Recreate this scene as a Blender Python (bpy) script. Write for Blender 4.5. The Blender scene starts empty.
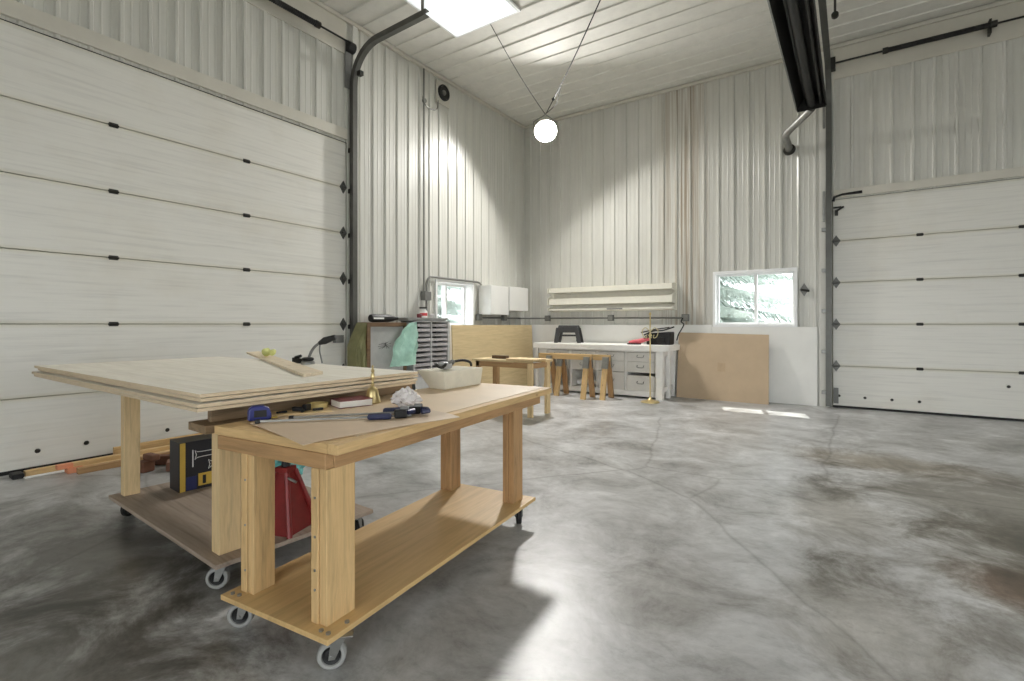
import bpy, bmesh, math, random
from mathutils import Vector, Matrix, noise as mnoise
random.seed(7)
R = math.radians
SC = bpy.context.scene
COL = SC.collection

# ------------------------------------------------------------------ materials
MATS = {}
def nt_new(name):
    m = bpy.data.materials.new(name); m.use_nodes = True
    nt = m.node_tree
    b = nt.nodes['Principled BSDF']
    return m, nt, b
def lin(c):
    return tuple((x/12.92 if x <= .04045 else ((x+.055)/1.055)**2.4) for x in c)
def srgb(*c):
    return lin([x/255 for x in c])
def objcoord(nt, scale=(1,1,1), rnd=True):
    tc = nt.nodes.new('ShaderNodeTexCoord')
    mp = nt.nodes.new('ShaderNodeMapping')
    mp.inputs['Scale'].default_value = scale
    nt.links.new(tc.outputs['Object'], mp.inputs['Vector'])
    if rnd:
        oi = nt.nodes.new('ShaderNodeObjectInfo')
        mu = nt.nodes.new('ShaderNodeMath'); mu.operation = 'MULTIPLY'; mu.inputs[1].default_value = 37.0
        nt.links.new(oi.outputs['Random'], mu.inputs[0])
        nt.links.new(mu.outputs[0], mp.inputs['Location'])
    return mp.outputs['Vector']
def noise(nt, vec, scale, detail=4, rough=.6, dist=0):
    n = nt.nodes.new('ShaderNodeTexNoise')
    n.inputs['Scale'].default_value = scale; n.inputs['Detail'].default_value = detail
    n.inputs['Roughness'].default_value = rough; n.inputs['Distortion'].default_value = dist
    nt.links.new(vec, n.inputs['Vector'])
    return n.outputs['Fac']
def ramp(nt, fac, stops):
    r = nt.nodes.new('ShaderNodeValToRGB')
    el = r.color_ramp.elements
    el[0].position, el[0].color = stops[0][0], (*stops[0][1], 1)
    el[1].position, el[1].color = stops[-1][0], (*stops[-1][1], 1)
    for p, c in stops[1:-1]:
        e = el.new(p); e.color = (*c, 1)
    nt.links.new(fac, r.inputs['Fac'])
    return r.outputs['Color']
def mixc(nt, fac, a, b, mode='MIX'):
    m = nt.nodes.new('ShaderNodeMix'); m.data_type = 'RGBA'; m.blend_type = mode
    if isinstance(fac, (int, float)): m.inputs['Factor'].default_value = fac
    else: nt.links.new(fac, m.inputs['Factor'])
    for s, v in ((6, a), (7, b)):
        if isinstance(v, tuple): m.inputs[s].default_value = (*v, 1) if len(v) == 3 else v
        else: nt.links.new(v, m.inputs[s])
    return m.outputs[2]
def bump(nt, b, h, strength=.2, dist=.01):
    n = nt.nodes.new('ShaderNodeBump'); n.inputs['Strength'].default_value = strength
    n.inputs['Distance'].default_value = dist
    nt.links.new(h, n.inputs['Height']); nt.links.new(n.outputs['Normal'], b.inputs['Normal'])
def mathn(nt, op, a, b=None):
    m = nt.nodes.new('ShaderNodeMath'); m.operation = op
    for i, v in enumerate((a, b)):
        if v is None: continue
        if isinstance(v, (int, float)): m.inputs[i].default_value = v
        else: nt.links.new(v, m.inputs[i])
    return m.outputs[0]
def sepxyz(nt, vec):
    s = nt.nodes.new('ShaderNodeSeparateXYZ'); nt.links.new(vec, s.inputs[0]); return s.outputs

def plain(name, col, rough=.5, metal=0, var=.08, scale=12, bmp=0, spec=.5):
    if name in MATS: return MATS[name]
    m, nt, b = nt_new(name)
    v = objcoord(nt)
    f = noise(nt, v, scale)
    lo = tuple(max(0, c*(1-var)) for c in col); hi = tuple(min(1, c*(1+var)) for c in col)
    nt.links.new(ramp(nt, f, [(.3, lo), (.7, hi)]), b.inputs['Base Color'])
    b.inputs['Roughness'].default_value = rough; b.inputs['Metallic'].default_value = metal
    b.inputs['Specular IOR Level'].default_value = spec
    if bmp: bump(nt, b, noise(nt, v, scale*6), bmp, .004)
    MATS[name] = m; return m
def wood(name, col, axis, contrast=.22, scale=1.0, rough=.6, knots=True):
    key = f'{name}_{axis}'
    if key in MATS: return MATS[key]
    m, nt, b = nt_new(key)
    sc = [14*scale]*3; sc['xyz'.index(axis)] = 1.1*scale
    v = objcoord(nt, tuple(sc))
    f = noise(nt, v, 1.6, 6, .62, 1.2)
    f2 = noise(nt, v, 9, 3, .6, .3)
    c0 = tuple(c*(1-contrast*1.7) for c in col); c1 = tuple(min(1, c*(1+contrast*.45)) for c in col)
    base = ramp(nt, f, [(.28, c0), (.5, col), (.75, c1)])
    fine = ramp(nt, f2, [(.3, (.82,.80,.76)), (.6, (1,1,1))])
    c = mixc(nt, .7, base, fine, 'MULTIPLY')
    if knots:
        ks = [5*scale]*3; ks['xyz'.index(axis)] = 2.2*scale
        vk = objcoord(nt, tuple(ks))
        vo = nt.nodes.new('ShaderNodeTexVoronoi'); vo.inputs['Scale'].default_value = 1.7
        nt.links.new(vk, vo.inputs['Vector'])
        kf = ramp(nt, vo.outputs['Distance'], [(.03, (.45,.30,.18)), (.11, (1,1,1))])
        c = mixc(nt, .75, c, kf, 'MULTIPLY')
    nt.links.new(c, b.inputs['Base Color'])
    b.inputs['Roughness'].default_value = rough
    bump(nt, b, f2, .12, .003)
    MATS[key] = m; return m
def emit(name, col, strength):
    m, nt, b = nt_new(name)
    b.inputs['Base Color'].default_value = (*col, 1)
    b.inputs['Emission Color'].default_value = (*col, 1)
    b.inputs['Emission Strength'].default_value = strength
    MATS[name] = m; return m

def mat_concrete():
    m, nt, b = nt_new('polished_concrete')
    v = objcoord(nt, rnd=False)
    f1 = noise(nt, v, .55, 5, .62, .6)
    f2 = noise(nt, v, 1.9, 12, .72, .45)
    f3 = noise(nt, objcoord(nt, (1,1.8,1), rnd=False), 8, 10, .76, .5)
    base = ramp(nt, f2, [(.32, srgb(128,127,123)), (.44, srgb(170,169,167)), (.54, srgb(190,190,189)), (.68, srgb(214,214,213))])
    big = ramp(nt, f1, [(.34, (.70,.70,.69)), (.56, (1,1,1))])
    c = mixc(nt, .8, base, big, 'MULTIPLY')
    fine = ramp(nt, f3, [(.34, (.66,.66,.65)), (.48, (.92,.92,.92)), (.62, (1.0,1.0,1.0))])
    c = mixc(nt, .7, c, fine, 'MULTIPLY')
    x, y, z = sepxyz(nt, v)
    # brown and dark stains; the front left spots put shade into the colour
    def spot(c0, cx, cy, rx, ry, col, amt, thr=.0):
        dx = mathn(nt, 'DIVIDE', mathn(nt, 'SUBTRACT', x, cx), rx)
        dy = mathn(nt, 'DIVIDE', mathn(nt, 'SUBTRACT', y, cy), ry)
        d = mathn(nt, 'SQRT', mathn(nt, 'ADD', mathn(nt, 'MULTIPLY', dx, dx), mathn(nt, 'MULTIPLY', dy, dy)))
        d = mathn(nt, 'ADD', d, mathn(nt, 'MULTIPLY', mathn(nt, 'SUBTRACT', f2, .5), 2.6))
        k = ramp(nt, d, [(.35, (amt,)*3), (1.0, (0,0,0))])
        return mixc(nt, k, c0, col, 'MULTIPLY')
    c = spot(c, .25, 5.5, 1.0, .45, (.60,.52,.40), .85)
    c = spot(c, .85, 4.6, 1.1, 1.2, (.50,.47,.41), .95)
    c = spot(c, 1.0, 3.4, .95, 1.1, (.48,.44,.37), .9)
    c = spot(c, .62, 3.2, .30, .35, (.50,.34,.24), .85)
    c = spot(c, -.1, 3.9, .5, .8, (.74,.70,.62), .7)
    c = spot(c, .05, 2.5, .4, .5, (.78,.74,.66), .6)
    c = spot(c, 1.6, 7.0, .9, .9, (.70,.68,.64), .7)
    c = spot(c, -3.3, .95, 1.5, .6, (.42,.40,.37), .95)  # shade over the front left floor, put into the slab colour
    c = spot(c, -2.3, .5, 1.1, .7, (.45,.43,.40), .95)  # nearer part of that floor shade, also in the colour
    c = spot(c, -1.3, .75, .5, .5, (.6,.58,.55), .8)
    c = spot(c, -1.0, 6.2, .35, .2, (.62,.60,.56), .7)
    c = spot(c, -.75, 2.2, .4, .5, (.80,.78,.74), .6)
    # hair cracks
    vo = nt.nodes.new('ShaderNodeTexVoronoi'); vo.feature = 'DISTANCE_TO_EDGE'; vo.inputs['Scale'].default_value = .42
    vd = nt.nodes.new('ShaderNodeMix'); vd.data_type = 'VECTOR'; vd.inputs['Factor'].default_value = .12
    nz = nt.nodes.new('ShaderNodeTexNoise'); nz.inputs['Scale'].default_value = 1.8; nz.inputs['Detail'].default_value = 5
    nt.links.new(v, nz.inputs['Vector']); nt.links.new(v, vd.inputs[4]); nt.links.new(nz.outputs['Color'], vd.inputs[5])
    nt.links.new(vd.outputs[1], vo.inputs['Vector'])
    cr = ramp(nt, vo.outputs['Distance'], [(.0, (.55,.54,.52)), (.006, (1,1,1))])
    c = mixc(nt, .6, c, cr, 'MULTIPLY')
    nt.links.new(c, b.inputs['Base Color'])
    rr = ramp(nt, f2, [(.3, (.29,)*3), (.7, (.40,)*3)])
    nt.links.new(rr, b.inputs['Roughness']); b.inputs['Specular IOR Level'].default_value = .42
    bump(nt, b, f3, .03, .003)
    return m
def mat_siding(name, col, dirty=.12, ro=.0):
    m, nt, b = nt_new(name)
    v = objcoord(nt, (6,6,.35), rnd=False)
    f = noise(nt, v, 1.3, 5, .6)
    v2 = objcoord(nt, rnd=False)
    f2 = noise(nt, v2, 1.1, 6, .65)
    c = mixc(nt, .8, ramp(nt, f, [(.3, tuple(k*(1-dirty) for k in col)), (.62, col)]),
             ramp(nt, f2, [(.25, (.95,.945,.93)), (.5, (1,1,1))]), 'MULTIPLY')
    nt.links.new(c, b.inputs['Base Color'])
    nt.links.new(ramp(nt, f2, [(.3, (.29+ro,)*3), (.7, (.36+ro,)*3)]), b.inputs['Roughness'])
    MATS[name] = m; return m
def mat_rusty_siding(col):
    # back wall: one band of panels is tea-stained from water running down
    m, nt, b = nt_new('siding_back')
    v = objcoord(nt, (6,6,.35), rnd=False); f = noise(nt, v, 1.3, 5, .6)
    v2 = objcoord(nt, rnd=False); f2 = noise(nt, v2, 1.1, 6, .65)
    c = mixc(nt, .8, ramp(nt, f, [(.3, tuple(k*.88 for k in col)), (.62, col)]),
             ramp(nt, f2, [(.25, (.95,.945,.93)), (.5, (1,1,1))]), 'MULTIPLY')
    x, y, z = sepxyz(nt, v2)
    d = mathn(nt, 'ABSOLUTE', mathn(nt, 'SUBTRACT', x, -2.40))
    band = ramp(nt, d, [(.12, (1,)*3), (.55, (0,)*3)])
    vs = objcoord(nt, (30,30,.35), rnd=False); st = ramp(nt, noise(nt, vs, 1.0, 3, .6), [(.44, (0,)*3), (.60, (1,)*3)])
    k = mixc(nt, 1.0, band, st, 'MULTIPLY')
    c = mixc(nt, mathn(nt, 'MULTIPLY', k, .75), c, (.50,.37,.25), 'MULTIPLY')
    nt.links.new(c, b.inputs['Base Color'])
    nt.links.new(ramp(nt, f2, [(.3, (.28,)*3), (.7, (.32,)*3)]), b.inputs['Roughness'])
    return m
def mat_door(axis):
    m, nt, b = nt_new('door_panel_'+axis)
    v0 = objcoord(nt, rnd=False)
    sc = (1.2,1.2,30)
    v = objcoord(nt, sc); f = noise(nt, v, 1.2, 5, .6)
    f2 = noise(nt, v0, 1.4, 6, .6)
    col = srgb(226,224,216)
    c = ramp(nt, f, [(.30, tuple(k*.90 for k in col)), (.48, col), (.7, tuple(min(1,k*1.03) for k in col))])
    c = mixc(nt, .7, c, ramp(nt, f2, [(.28, (.92,.90,.86)), (.5, (1,1,1))]), 'MULTIPLY')
    x, y, z = sepxyz(nt, v0)
    # grime gathered along the bottom and top joint of every section
    zz = mathn(nt, 'ABSOLUTE', mathn(nt, 'SUBTRACT', mathn(nt, 'FRACT', mathn(nt, 'DIVIDE', mathn(nt, 'ADD', z, .306), .612)), .5))
    zz = mathn(nt, 'SUBTRACT', zz, mathn(nt, 'MULTIPLY', mathn(nt, 'SUBTRACT', f2, .5), .05))
    g = ramp(nt, zz, [(.0, (.70,.66,.52)), (.02, (.86,.83,.72)), (.06, (1,1,1))])
    c = mixc(nt, .5, c, g, 'MULTIPLY')
    nt.links.new(c, b.inputs['Base Color'])
    b.inputs['Roughness'].default_value = .36
    w = nt.nodes.new('ShaderNodeTexWave'); w.bands_direction = 'Z'; w.inputs['Scale'].default_value = 2.05
    w.inputs['Distortion'].default_value = .6
    nt.links.new(v0, w.inputs['Vector'])
    h = mathn(nt, 'ADD', mathn(nt, 'MULTIPLY', mathn(nt, 'POWER', w.outputs['Fac'], 10), .6), mathn(nt, 'MULTIPLY', f, .7))
    bump(nt, b, h, .22, .006)
    return m
def mat_ply_edge():
    m, nt, b = nt_new('plywood_edge')
    v = objcoord(nt, (1,1,1), rnd=False)
    x, y, z = sepxyz(nt, v)
    k = mathn(nt, 'FRACT', mathn(nt, 'DIVIDE', z, .0055))
    c = ramp(nt, k, [(.35, srgb(222,204,174)), (.5, srgb(186,156,120)), (.75, srgb(226,210,182))])
    nt.links.new(mixc(nt, .5, c, ramp(nt, noise(nt, objcoord(nt, (6,6,40)), 2, 4), [(.3, (.75,.72,.68)), (.6, (1,1,1))]), 'MULTIPLY'), b.inputs['Base Color'])
    b.inputs['Roughness'].default_value = .75
    MATS['ply_edge'] = m; return m
def mat_glass():
    m = bpy.data.materials.new('window_glass'); m.use_nodes = True; nt = m.node_tree
    nt.nodes.clear()
    o = nt.nodes.new('ShaderNodeOutputMaterial'); mx = nt.nodes.new('ShaderNodeMixShader')
    t = nt.nodes.new('ShaderNodeBsdfTransparent'); g = nt.nodes.new('ShaderNodeBsdfGlossy')
    t.inputs['Color'].default_value = (.96,.97,.97,1); g.inputs['Roughness'].default_value = .02
    mx.inputs[0].default_value = .06
    nt.links.new(t.outputs[0], mx.inputs[1]); nt.links.new(g.outputs[0], mx.inputs[2]); nt.links.new(mx.outputs[0], o.inputs[0])
    return m
def mat_film(name, col, alpha, rough=.25):
    m, nt, b = nt_new(name)
    v = objcoord(nt); f = noise(nt, v, 14, 4)
    nt.links.new(ramp(nt, f, [(.3, tuple(k*.85 for k in col)), (.7, tuple(min(1,k*1.1) for k in col))]), b.inputs['Base Color'])
    b.inputs['Roughness'].default_value = rough; b.inputs['Alpha'].default_value = alpha
    b.inputs['Subsurface Weight'].default_value = 0
    MATS[name] = m; return m

TRK = plain('track_steel', srgb(96,96,92), .38, .6, var=.12, scale=8)
CONC = mat_concrete()
WALLC = srgb(210,209,201)
SIDE_L = mat_siding('siding_left', WALLC); SIDE_B = mat_rusty_siding(WALLC)
CEILM = mat_siding('ceiling_liner', srgb(224,222,214), .08, .42)
TRIM = plain('painted_metal_trim', srgb(206,202,190), .38, var=.05, scale=3)
TRIMW = plain('white_metal_trim', srgb(222,221,214), .4, var=.04, scale=3)
WHITE = plain('white_board', srgb(238,237,232), .5, var=.03, scale=3)
VINYL = plain('white_vinyl', srgb(240,241,240), .35, var=.02)
DOORM = mat_door('z')
BLACK = plain('black_rubber', srgb(22,22,22), .6)
BLKM = plain('black_metal', srgb(30,30,30), .42, .3)
DKST = plain('dark_steel', srgb(62,61,58), .42, .8)
STEEL = plain('galvanised_steel', srgb(150,150,146), .38, .85, var=.15, scale=20)
GREYM = plain('grey_painted_metal', srgb(120,120,117), .5, .2)
CONDUIT = plain('conduit_grey', srgb(126,126,122), .45, .5)
BRASS = plain('brass', srgb(214,194,142), .3, .85, var=.08)
PINE = lambda a: wood('pine', srgb(214,180,128), a, .16)
PINED = lambda a: wood('pine_brown', srgb(180,142,98), a, .22)
PINEL = lambda a: wood('pine_pale', srgb(226,198,150), a, .14)
OLDW = lambda a: wood('weathered_wood', srgb(146,122,92), a, .3)
PLYF = lambda a: wood('plywood_shelf', srgb(212,178,124), a, .10, .4, .45, False)
PLYW = lambda a: wood('plywood_white', srgb(240,235,222), a, .05, .35, .6, False)
PLYY = lambda a: wood('plywood_yellow', srgb(216,194,150), a, .07, .35, .5, False)
HARDB = plain('hardboard', srgb(206,182,154), .5, var=.06, scale=5)
HARDT = plain('hardboard_top', srgb(216,192,158), .5, var=.05, scale=4)
HARDD = plain('dark_hardboard', srgb(98,76,54), .6, var=.1, scale=5)
CARD = plain('cardboard', srgb(190,168,140), .75, var=.05, scale=4)
PLYE = mat_ply_edge()
GLASS = mat_glass()

# ------------------------------------------------------------------ mesh helpers
def ident(): return Matrix.Identity(4)
def bx(bm, x0, x1, y0, y1, z0, z1, M=None, taper=None):
    vs = []
    for z in (z0, z1):
        for x, y in ((x0,y0),(x1,y0),(x1,y1),(x0,y1)):
            p = Vector((x,y,z))
            if M is not None: p = M @ p
            vs.append(bm.verts.new(p))
    fs = [(3,2,1,0),(4,5,6,7),(0,1,5,4),(1,2,6,5),(2,3,7,6),(3,0,4,7)]
    return [bm.faces.new([vs[i] for i in f]) for f in fs]
def hexa(bm, b4, t4):
    vs = [bm.verts.new(p) for p in list(b4)+list(t4)]
    fs = [(3,2,1,0),(4,5,6,7),(0,1,5,4),(1,2,6,5),(2,3,7,6),(3,0,4,7)]
    return [bm.faces.new([vs[i] for i in f]) for f in fs]
def frame_of(d):
    d = d.normalized()
    u = Vector((0,0,1)) if abs(d.z) < .9 else Vector((1,0,0))
    a = d.cross(u).normalized(); b = d.cross(a).normalized()
    return a, b
def tube(bm, pts, r, seg=10, closed=False):
    pts = [Vector(p) for p in pts]; n = len(pts); rings = []
    rs = r if isinstance(r, (list, tuple)) else [r]*n
    pa = None
    for i, p in enumerate(pts):
        if closed: d = pts[(i+1) % n]-pts[i-1]
        else: d = pts[min(i+1, n-1)]-pts[max(i-1, 0)]
        d.normalize()
        if pa is None: a, b = frame_of(d)
        else:
            a = (pa - d*pa.dot(d)).normalized(); b = d.cross(a).normalized()
        pa = a
        rings.append([bm.verts.new(p+(a*math.cos(t)+b*math.sin(t))*rs[i]) for t in [2*math.pi*k/seg for k in range(seg)]])
    m = n if closed else n-1
    for i in range(m):
        A, B = rings[i], rings[(i+1) % n]
        for k in range(seg):
            bm.faces.new((A[k], A[(k+1)%seg], B[(k+1)%seg], B[k]))
    if not closed:
        bm.faces.new(rings[0][::-1]); bm.faces.new(rings[-1])
def cyl(bm, p0, p1, r, r2=None, seg=16): tube(bm, [p0, p1], [r, r if r2 is None else r2], seg)
def lathe(bm, prof, M=None, seg=24, caps=True):
    rings = []
    for r, z in prof:
        row = []
        for k in range(seg):
            t = 2*math.pi*k/seg
            p = Vector((max(r, 1e-4)*math.cos(t), max(r, 1e-4)*math.sin(t), z))
            row.append(bm.verts.new(M @ p if M is not None else p))
        rings.append(row)
    for A, B in zip(rings, rings[1:]):
        for k in range(seg): bm.faces.new((A[k], A[(k+1)%seg], B[(k+1)%seg], B[k]))
    if caps: bm.faces.new(rings[0][::-1]); bm.faces.new(rings[-1])
def prism(bm, poly, h, M=None):
    """poly in local xy, extruded 0..h in z, placed by M"""
    M = M if M is not None else ident()
    lo = [bm.verts.new(M @ Vector((x,y,0))) for x, y in poly]; hi = [bm.verts.new(M @ Vector((x,y,h))) for x, y in poly]
    n = len(poly)
    bm.faces.new(lo[::-1]); bm.faces.new(hi)
    for i in range(n): bm.faces.new((lo[i], lo[(i+1)%n], hi[(i+1)%n], hi[i]))
def basis(o, x, y):
    x = Vector(x).normalized(); y = Vector(y).normalized(); z = x.cross(y)
    m = Matrix((x, y, z)).transposed().to_4x4(); m.translation = Vector(o); return m
def build(name, bm, mat, parent=None, bevel=0, smooth=False, label=None, loc=None, mats=None):
    bmesh.ops.recalc_face_normals(bm, faces=bm.faces[:])
    me = bpy.data.meshes.new(name); bm.to_mesh(me); bm.free()
    for m in (mats or [mat]): me.materials.append(m)
    o = bpy.data.objects.new(name, me); COL.objects.link(o)
    if parent: o.parent = parent
    if loc: o.location = loc
    if smooth:
        me.polygons.foreach_set('use_smooth', [True]*len(me.polygons)); me.set_sharp_from_angle(angle=R(38))
    if bevel:
        md = o.modifiers.new('bevel', 'BEVEL'); md.width = bevel; md.segments = 2; md.limit_method = 'ANGLE'; md.angle_limit = R(40)
    if label: o['label'] = label
    return o
def N(): return bmesh.new()
def box(name, dims, mat, parent=None, bevel=.002, label=None, M=None):
    bm = N(); bx(bm, *dims, M); return build(name, bm, mat, parent, bevel, label=label)
def thing(name, label, cat, loc=(0,0,0), rz=0, group=None):
    o = bpy.data.objects.new(name, None); COL.objects.link(o); o.empty_display_size = .05
    o.location = loc; o.rotation_euler = (0,0,rz); o['label'] = label; o['category'] = cat
    if group: o['group'] = group
    return o
def tag(o, label, cat, group=None):
    o['label'] = label; o['category'] = cat
    if group: o['group'] = group
    return o
def struct(o, label=None):
    o['kind'] = 'structure'
    if label: o['label'] = label
    return o
def dup(root, loc, rz, label):
    r = root.copy(); COL.objects.link(r); r.location = loc; r.rotation_euler = (0,0,rz); r['label'] = label
    for ch in root.children:
        c = ch.copy(); COL.objects.link(c); c.parent = r
        for g in ch.children:
            d = g.copy(); COL.objects.link(d); d.parent = c
    return r

# ------------------------------------------------------------------ room
XL, YB, ZC = -5.64, 8.79, 5.33
RX, RY = 6.2, -4.6          # right wall and rear wall
bm = N(); bx(bm, XL-.2, RX+.2, RY-.2, YB+.2, -.2, 0)
struct(build('floor', bm, CONC), 'polished grey concrete floor with dark and brown stains')
GROUND = plain('gravel_yard', srgb(150,150,146), .8, var=.06, scale=.6)
bm = N(); bx(bm, -40, 40, -40, 60, -.6, -.22)
struct(build('ground', bm, GROUND), 'grey gravel yard outside the windows')

def rib_profile(a0, a1, pitch=.229, h=.017, minor=True):
    """(along, out) points of a ribbed metal panel between a0 and a1"""
    pts = [(a0, 0)]
    k = math.ceil((a0-.001)/pitch)
    base = []
    while k*pitch < a1+pitch:
        c = k*pitch
        for d, o in ((-.024,0),(-.012,h),(.012,h),(.024,0),(.069,0),(.074,.003),(.084,.003),(.089,0),(.140,0),(.145,.003),(.155,.003),(.160,0)):
            if minor or abs(d) < .03: base.append((c+d, o))
        k += 1
    for p in base:
        if a0+.002 < p[0] < a1-.002: pts.append(p)
    pts.append((a1, 0)); return pts
def siding(bm, rects, place, pitch=.229, h=.017, minor=True):
    for a0, a1, b0, b1 in rects:
        pr = rib_profile(a0, a1, pitch, h, minor)
        lo = [bm.verts.new(place(a, b0, o)) for a, o in pr]; hi = [bm.verts.new(place(a, b1, o)) for a, o in pr]
        for i in range(len(pr)-1): bm.faces.new((lo[i], lo[i+1], hi[i+1], hi[i]))
def wall_slabs(bm, rects, place, t=.2):
    for a0, a1, b0, b1 in rects:
        vs = [place(a, b, o) for o in (-.002, -t) for a, b in ((a0,b0),(a1,b0),(a1,b1),(a0,b1))]
        hexa(bm, vs[:4], vs[4:])
# openings
D1 = (-.52, 4.36, 3.672)         # left door: y0, y1, top
W1 = (6.08, 7.05, 1.18, 1.95)
D2 = (-.245, 2.80, 3.06)
W2 = (-1.90, -.70, 1.19, 2.08)
PL = lambda a, b, o: Vector((XL+o, a, b))
PB = lambda a, b, o: Vector((a, YB-o, b))
left_rects = [(RY, D1[0], 0, ZC), (D1[0], D1[1], D1[2], ZC), (D1[1], W1[0], 0, ZC), (W1[0], W1[1], 0, W1[2]), (W1[0], W1[1], W1[3], ZC), (W1[1], YB, 0, ZC)]
back_rects = [(XL, W2[0], 0, ZC), (W2[0], W2[1], 0, W2[2]), (W2[0], W2[1], W2[3], ZC), (W2[1], D2[0], 0, ZC), (D2[0], D2[1], D2[2], ZC), (D2[1], RX, 0, ZC)]
bm = N(); siding(bm, left_rects, PL); wall_slabs(bm, left_rects, PL)
struct(build('wall_left', bm, SIDE_L), 'ribbed off-white metal wall on the left')
bm = N(); siding(bm, back_rects, PB); wall_slabs(bm, back_rects, PB)
struct(build('wall_back', bm, SIDE_B), 'ribbed off-white metal wall at the back with tea-coloured streaks')
# right and rear walls carry open truck bays that let daylight in
PR = lambda a, b, o: Vector((RX-o, a, b))
PE = lambda a, b, o: Vector((a, RY+o, b))
right_rects = [(RY, -1.6, 0, ZC), (-1.6, 3.4, 3.4, ZC), (3.4, YB, 0, ZC)]
rear_rects = [(XL, -1.2, 0, ZC), (-1.2, 3.6, 3.4, ZC), (3.6, RX, 0, ZC)]
bm = N(); siding(bm, right_rects, PR); wall_slabs(bm, right_rects, PR)
struct(build('wall_right', bm, SIDE_L))
bm = N(); siding(bm, rear_rects, PE); wall_slabs(bm, rear_rects, PE)
struct(build('wall_rear', bm, SIDE_L))
bm = N()
siding(bm, [(RY, YB, XL, RX)], lambda a, b, o: Vector((b, a, ZC-o)), pitch=.305, h=.014, minor=False)
bx(bm, XL-.2, RX+.2, RY-.2, YB+.2, ZC+.004, ZC+.2)
struct(build('ceiling', bm, CEILM), 'ribbed white metal ceiling')

def trim(i, dims, mat=TRIM, bev=.004, label=None):
    return struct(box(f'trim_{i}', dims, mat, None, bev), label)
ti = 1
for dims, m in [
    ((XL, XL+.055, RY, YB, ZC-.06, ZC-.012), TRIM), ((XL, RX, YB-.055, YB, ZC-.06, ZC-.012), TRIM),
    # smooth boards that carry the torsion springs
    ((XL, XL+.022, -1.2, 4.33, 4.845, ZC-.06), TRIM), ((D2[0]+.02, RX, YB-.022, YB, 4.82, ZC-.06), TRIM),
    # header trims
    ((XL, XL+.035, -1.2, 4.34, 3.70, 3.84), TRIM), ((D2[0]+.02, D2[1]+.12, YB-.035, YB, 3.075, 3.19), TRIM),
    # jambs beside the doors
    ((XL, XL+.045, 4.425, 4.50, 0, ZC-.06), TRIMW), ((-.405, -.285, YB-.03, YB, 0, ZC-.06), TRIMW),
    ((D2[1], D2[1]+.12, YB-.03, YB, 0, ZC-.06), TRIMW),
    # white wainscot sheets
    ((-5.60, -1.93, YB-.032, YB-.018, 0, 1.215), WHITE), ((-1.925, -.43, YB-.032, YB-.018, 0, 1.185), WHITE),
    ((XL+.018, XL+.03, 4.52, YB-.04, 0, 1.17), WHITE)]:
    trim(ti, dims, m); ti += 1

# ---- windows (frame, glass panes, mullion)
def window(name, a0, a1, b0, b1, place, split, label, depth=.15):
    f = N()
    def b(u0,u1,v0,v1,o0,o1,bm):
        vs = [place(u,v,o) for o in (o0,o1) for u,v in ((u0,v0),(u1,v0),(u1,v1),(u0,v1))]
        hexa(bm, vs[:4], vs[4:])
    w = .035
    # reveal lining
    t = .03
    b(a0-.0,a0+t,b0,b1,-.2,.02,f); b(a1-t,a1,b0,b1,-.2,.02,f); b(a0+t,a1-t,b0,b0+t,-.2,.02,f); b(a0+t,a1-t,b1-t,b1,-.2,.02,f)
    # face trim
    c = .012
    b(a0-c,a0+t,b0-c,b1+c,.0201,.034,f); b(a1-t,a1+c,b0-c,b1+c,.0201,.034,f); b(a0+t,a1-t,b0-c,b0+t,.0201,.034,f); b(a0+t,a1-t,b1-t,b1+c,.0201,.034,f)
    win = struct(build(name, f, VINYL, None, 0), label)
    s = N(); o0, o1 = -depth-.03, -depth+.03
    b(a0+t,a0+t+w,b0+t,b1-t,o0,o1,s); b(a1-t-w,a1-t,b0+t,b1-t,o0,o1,s); b(a0+t+w,a1-t-w,b0+t,b0+t+w,o0,o1,s); b(a0+t+w,a1-t-w,b1-t-w,b1-t,o0,o1,s)
    build('sash', s, VINYL, win)
    s = N(); b(split-.022,split+.022,b0+t+.002,b1-t-.002,o0-.01,o1+.012,s); build('mullion', s, VINYL, win, .003)
    for u0, u1 in ((a0+t+w, split-.022), (split+.022, a1-t-w)):
        s = N(); b(u0,u1,b0+t+w,b1-t-w,-depth-.004,-depth+.004,s); build('pane', s, GLASS, win)
    return win
window('window_1', *W1, PL, 6.50, 'small white window in the left wall', .17)
window('window_2', *W2, PB, -1.28, 'white sliding window in the back wall with a spruce outside', .10)

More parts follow.
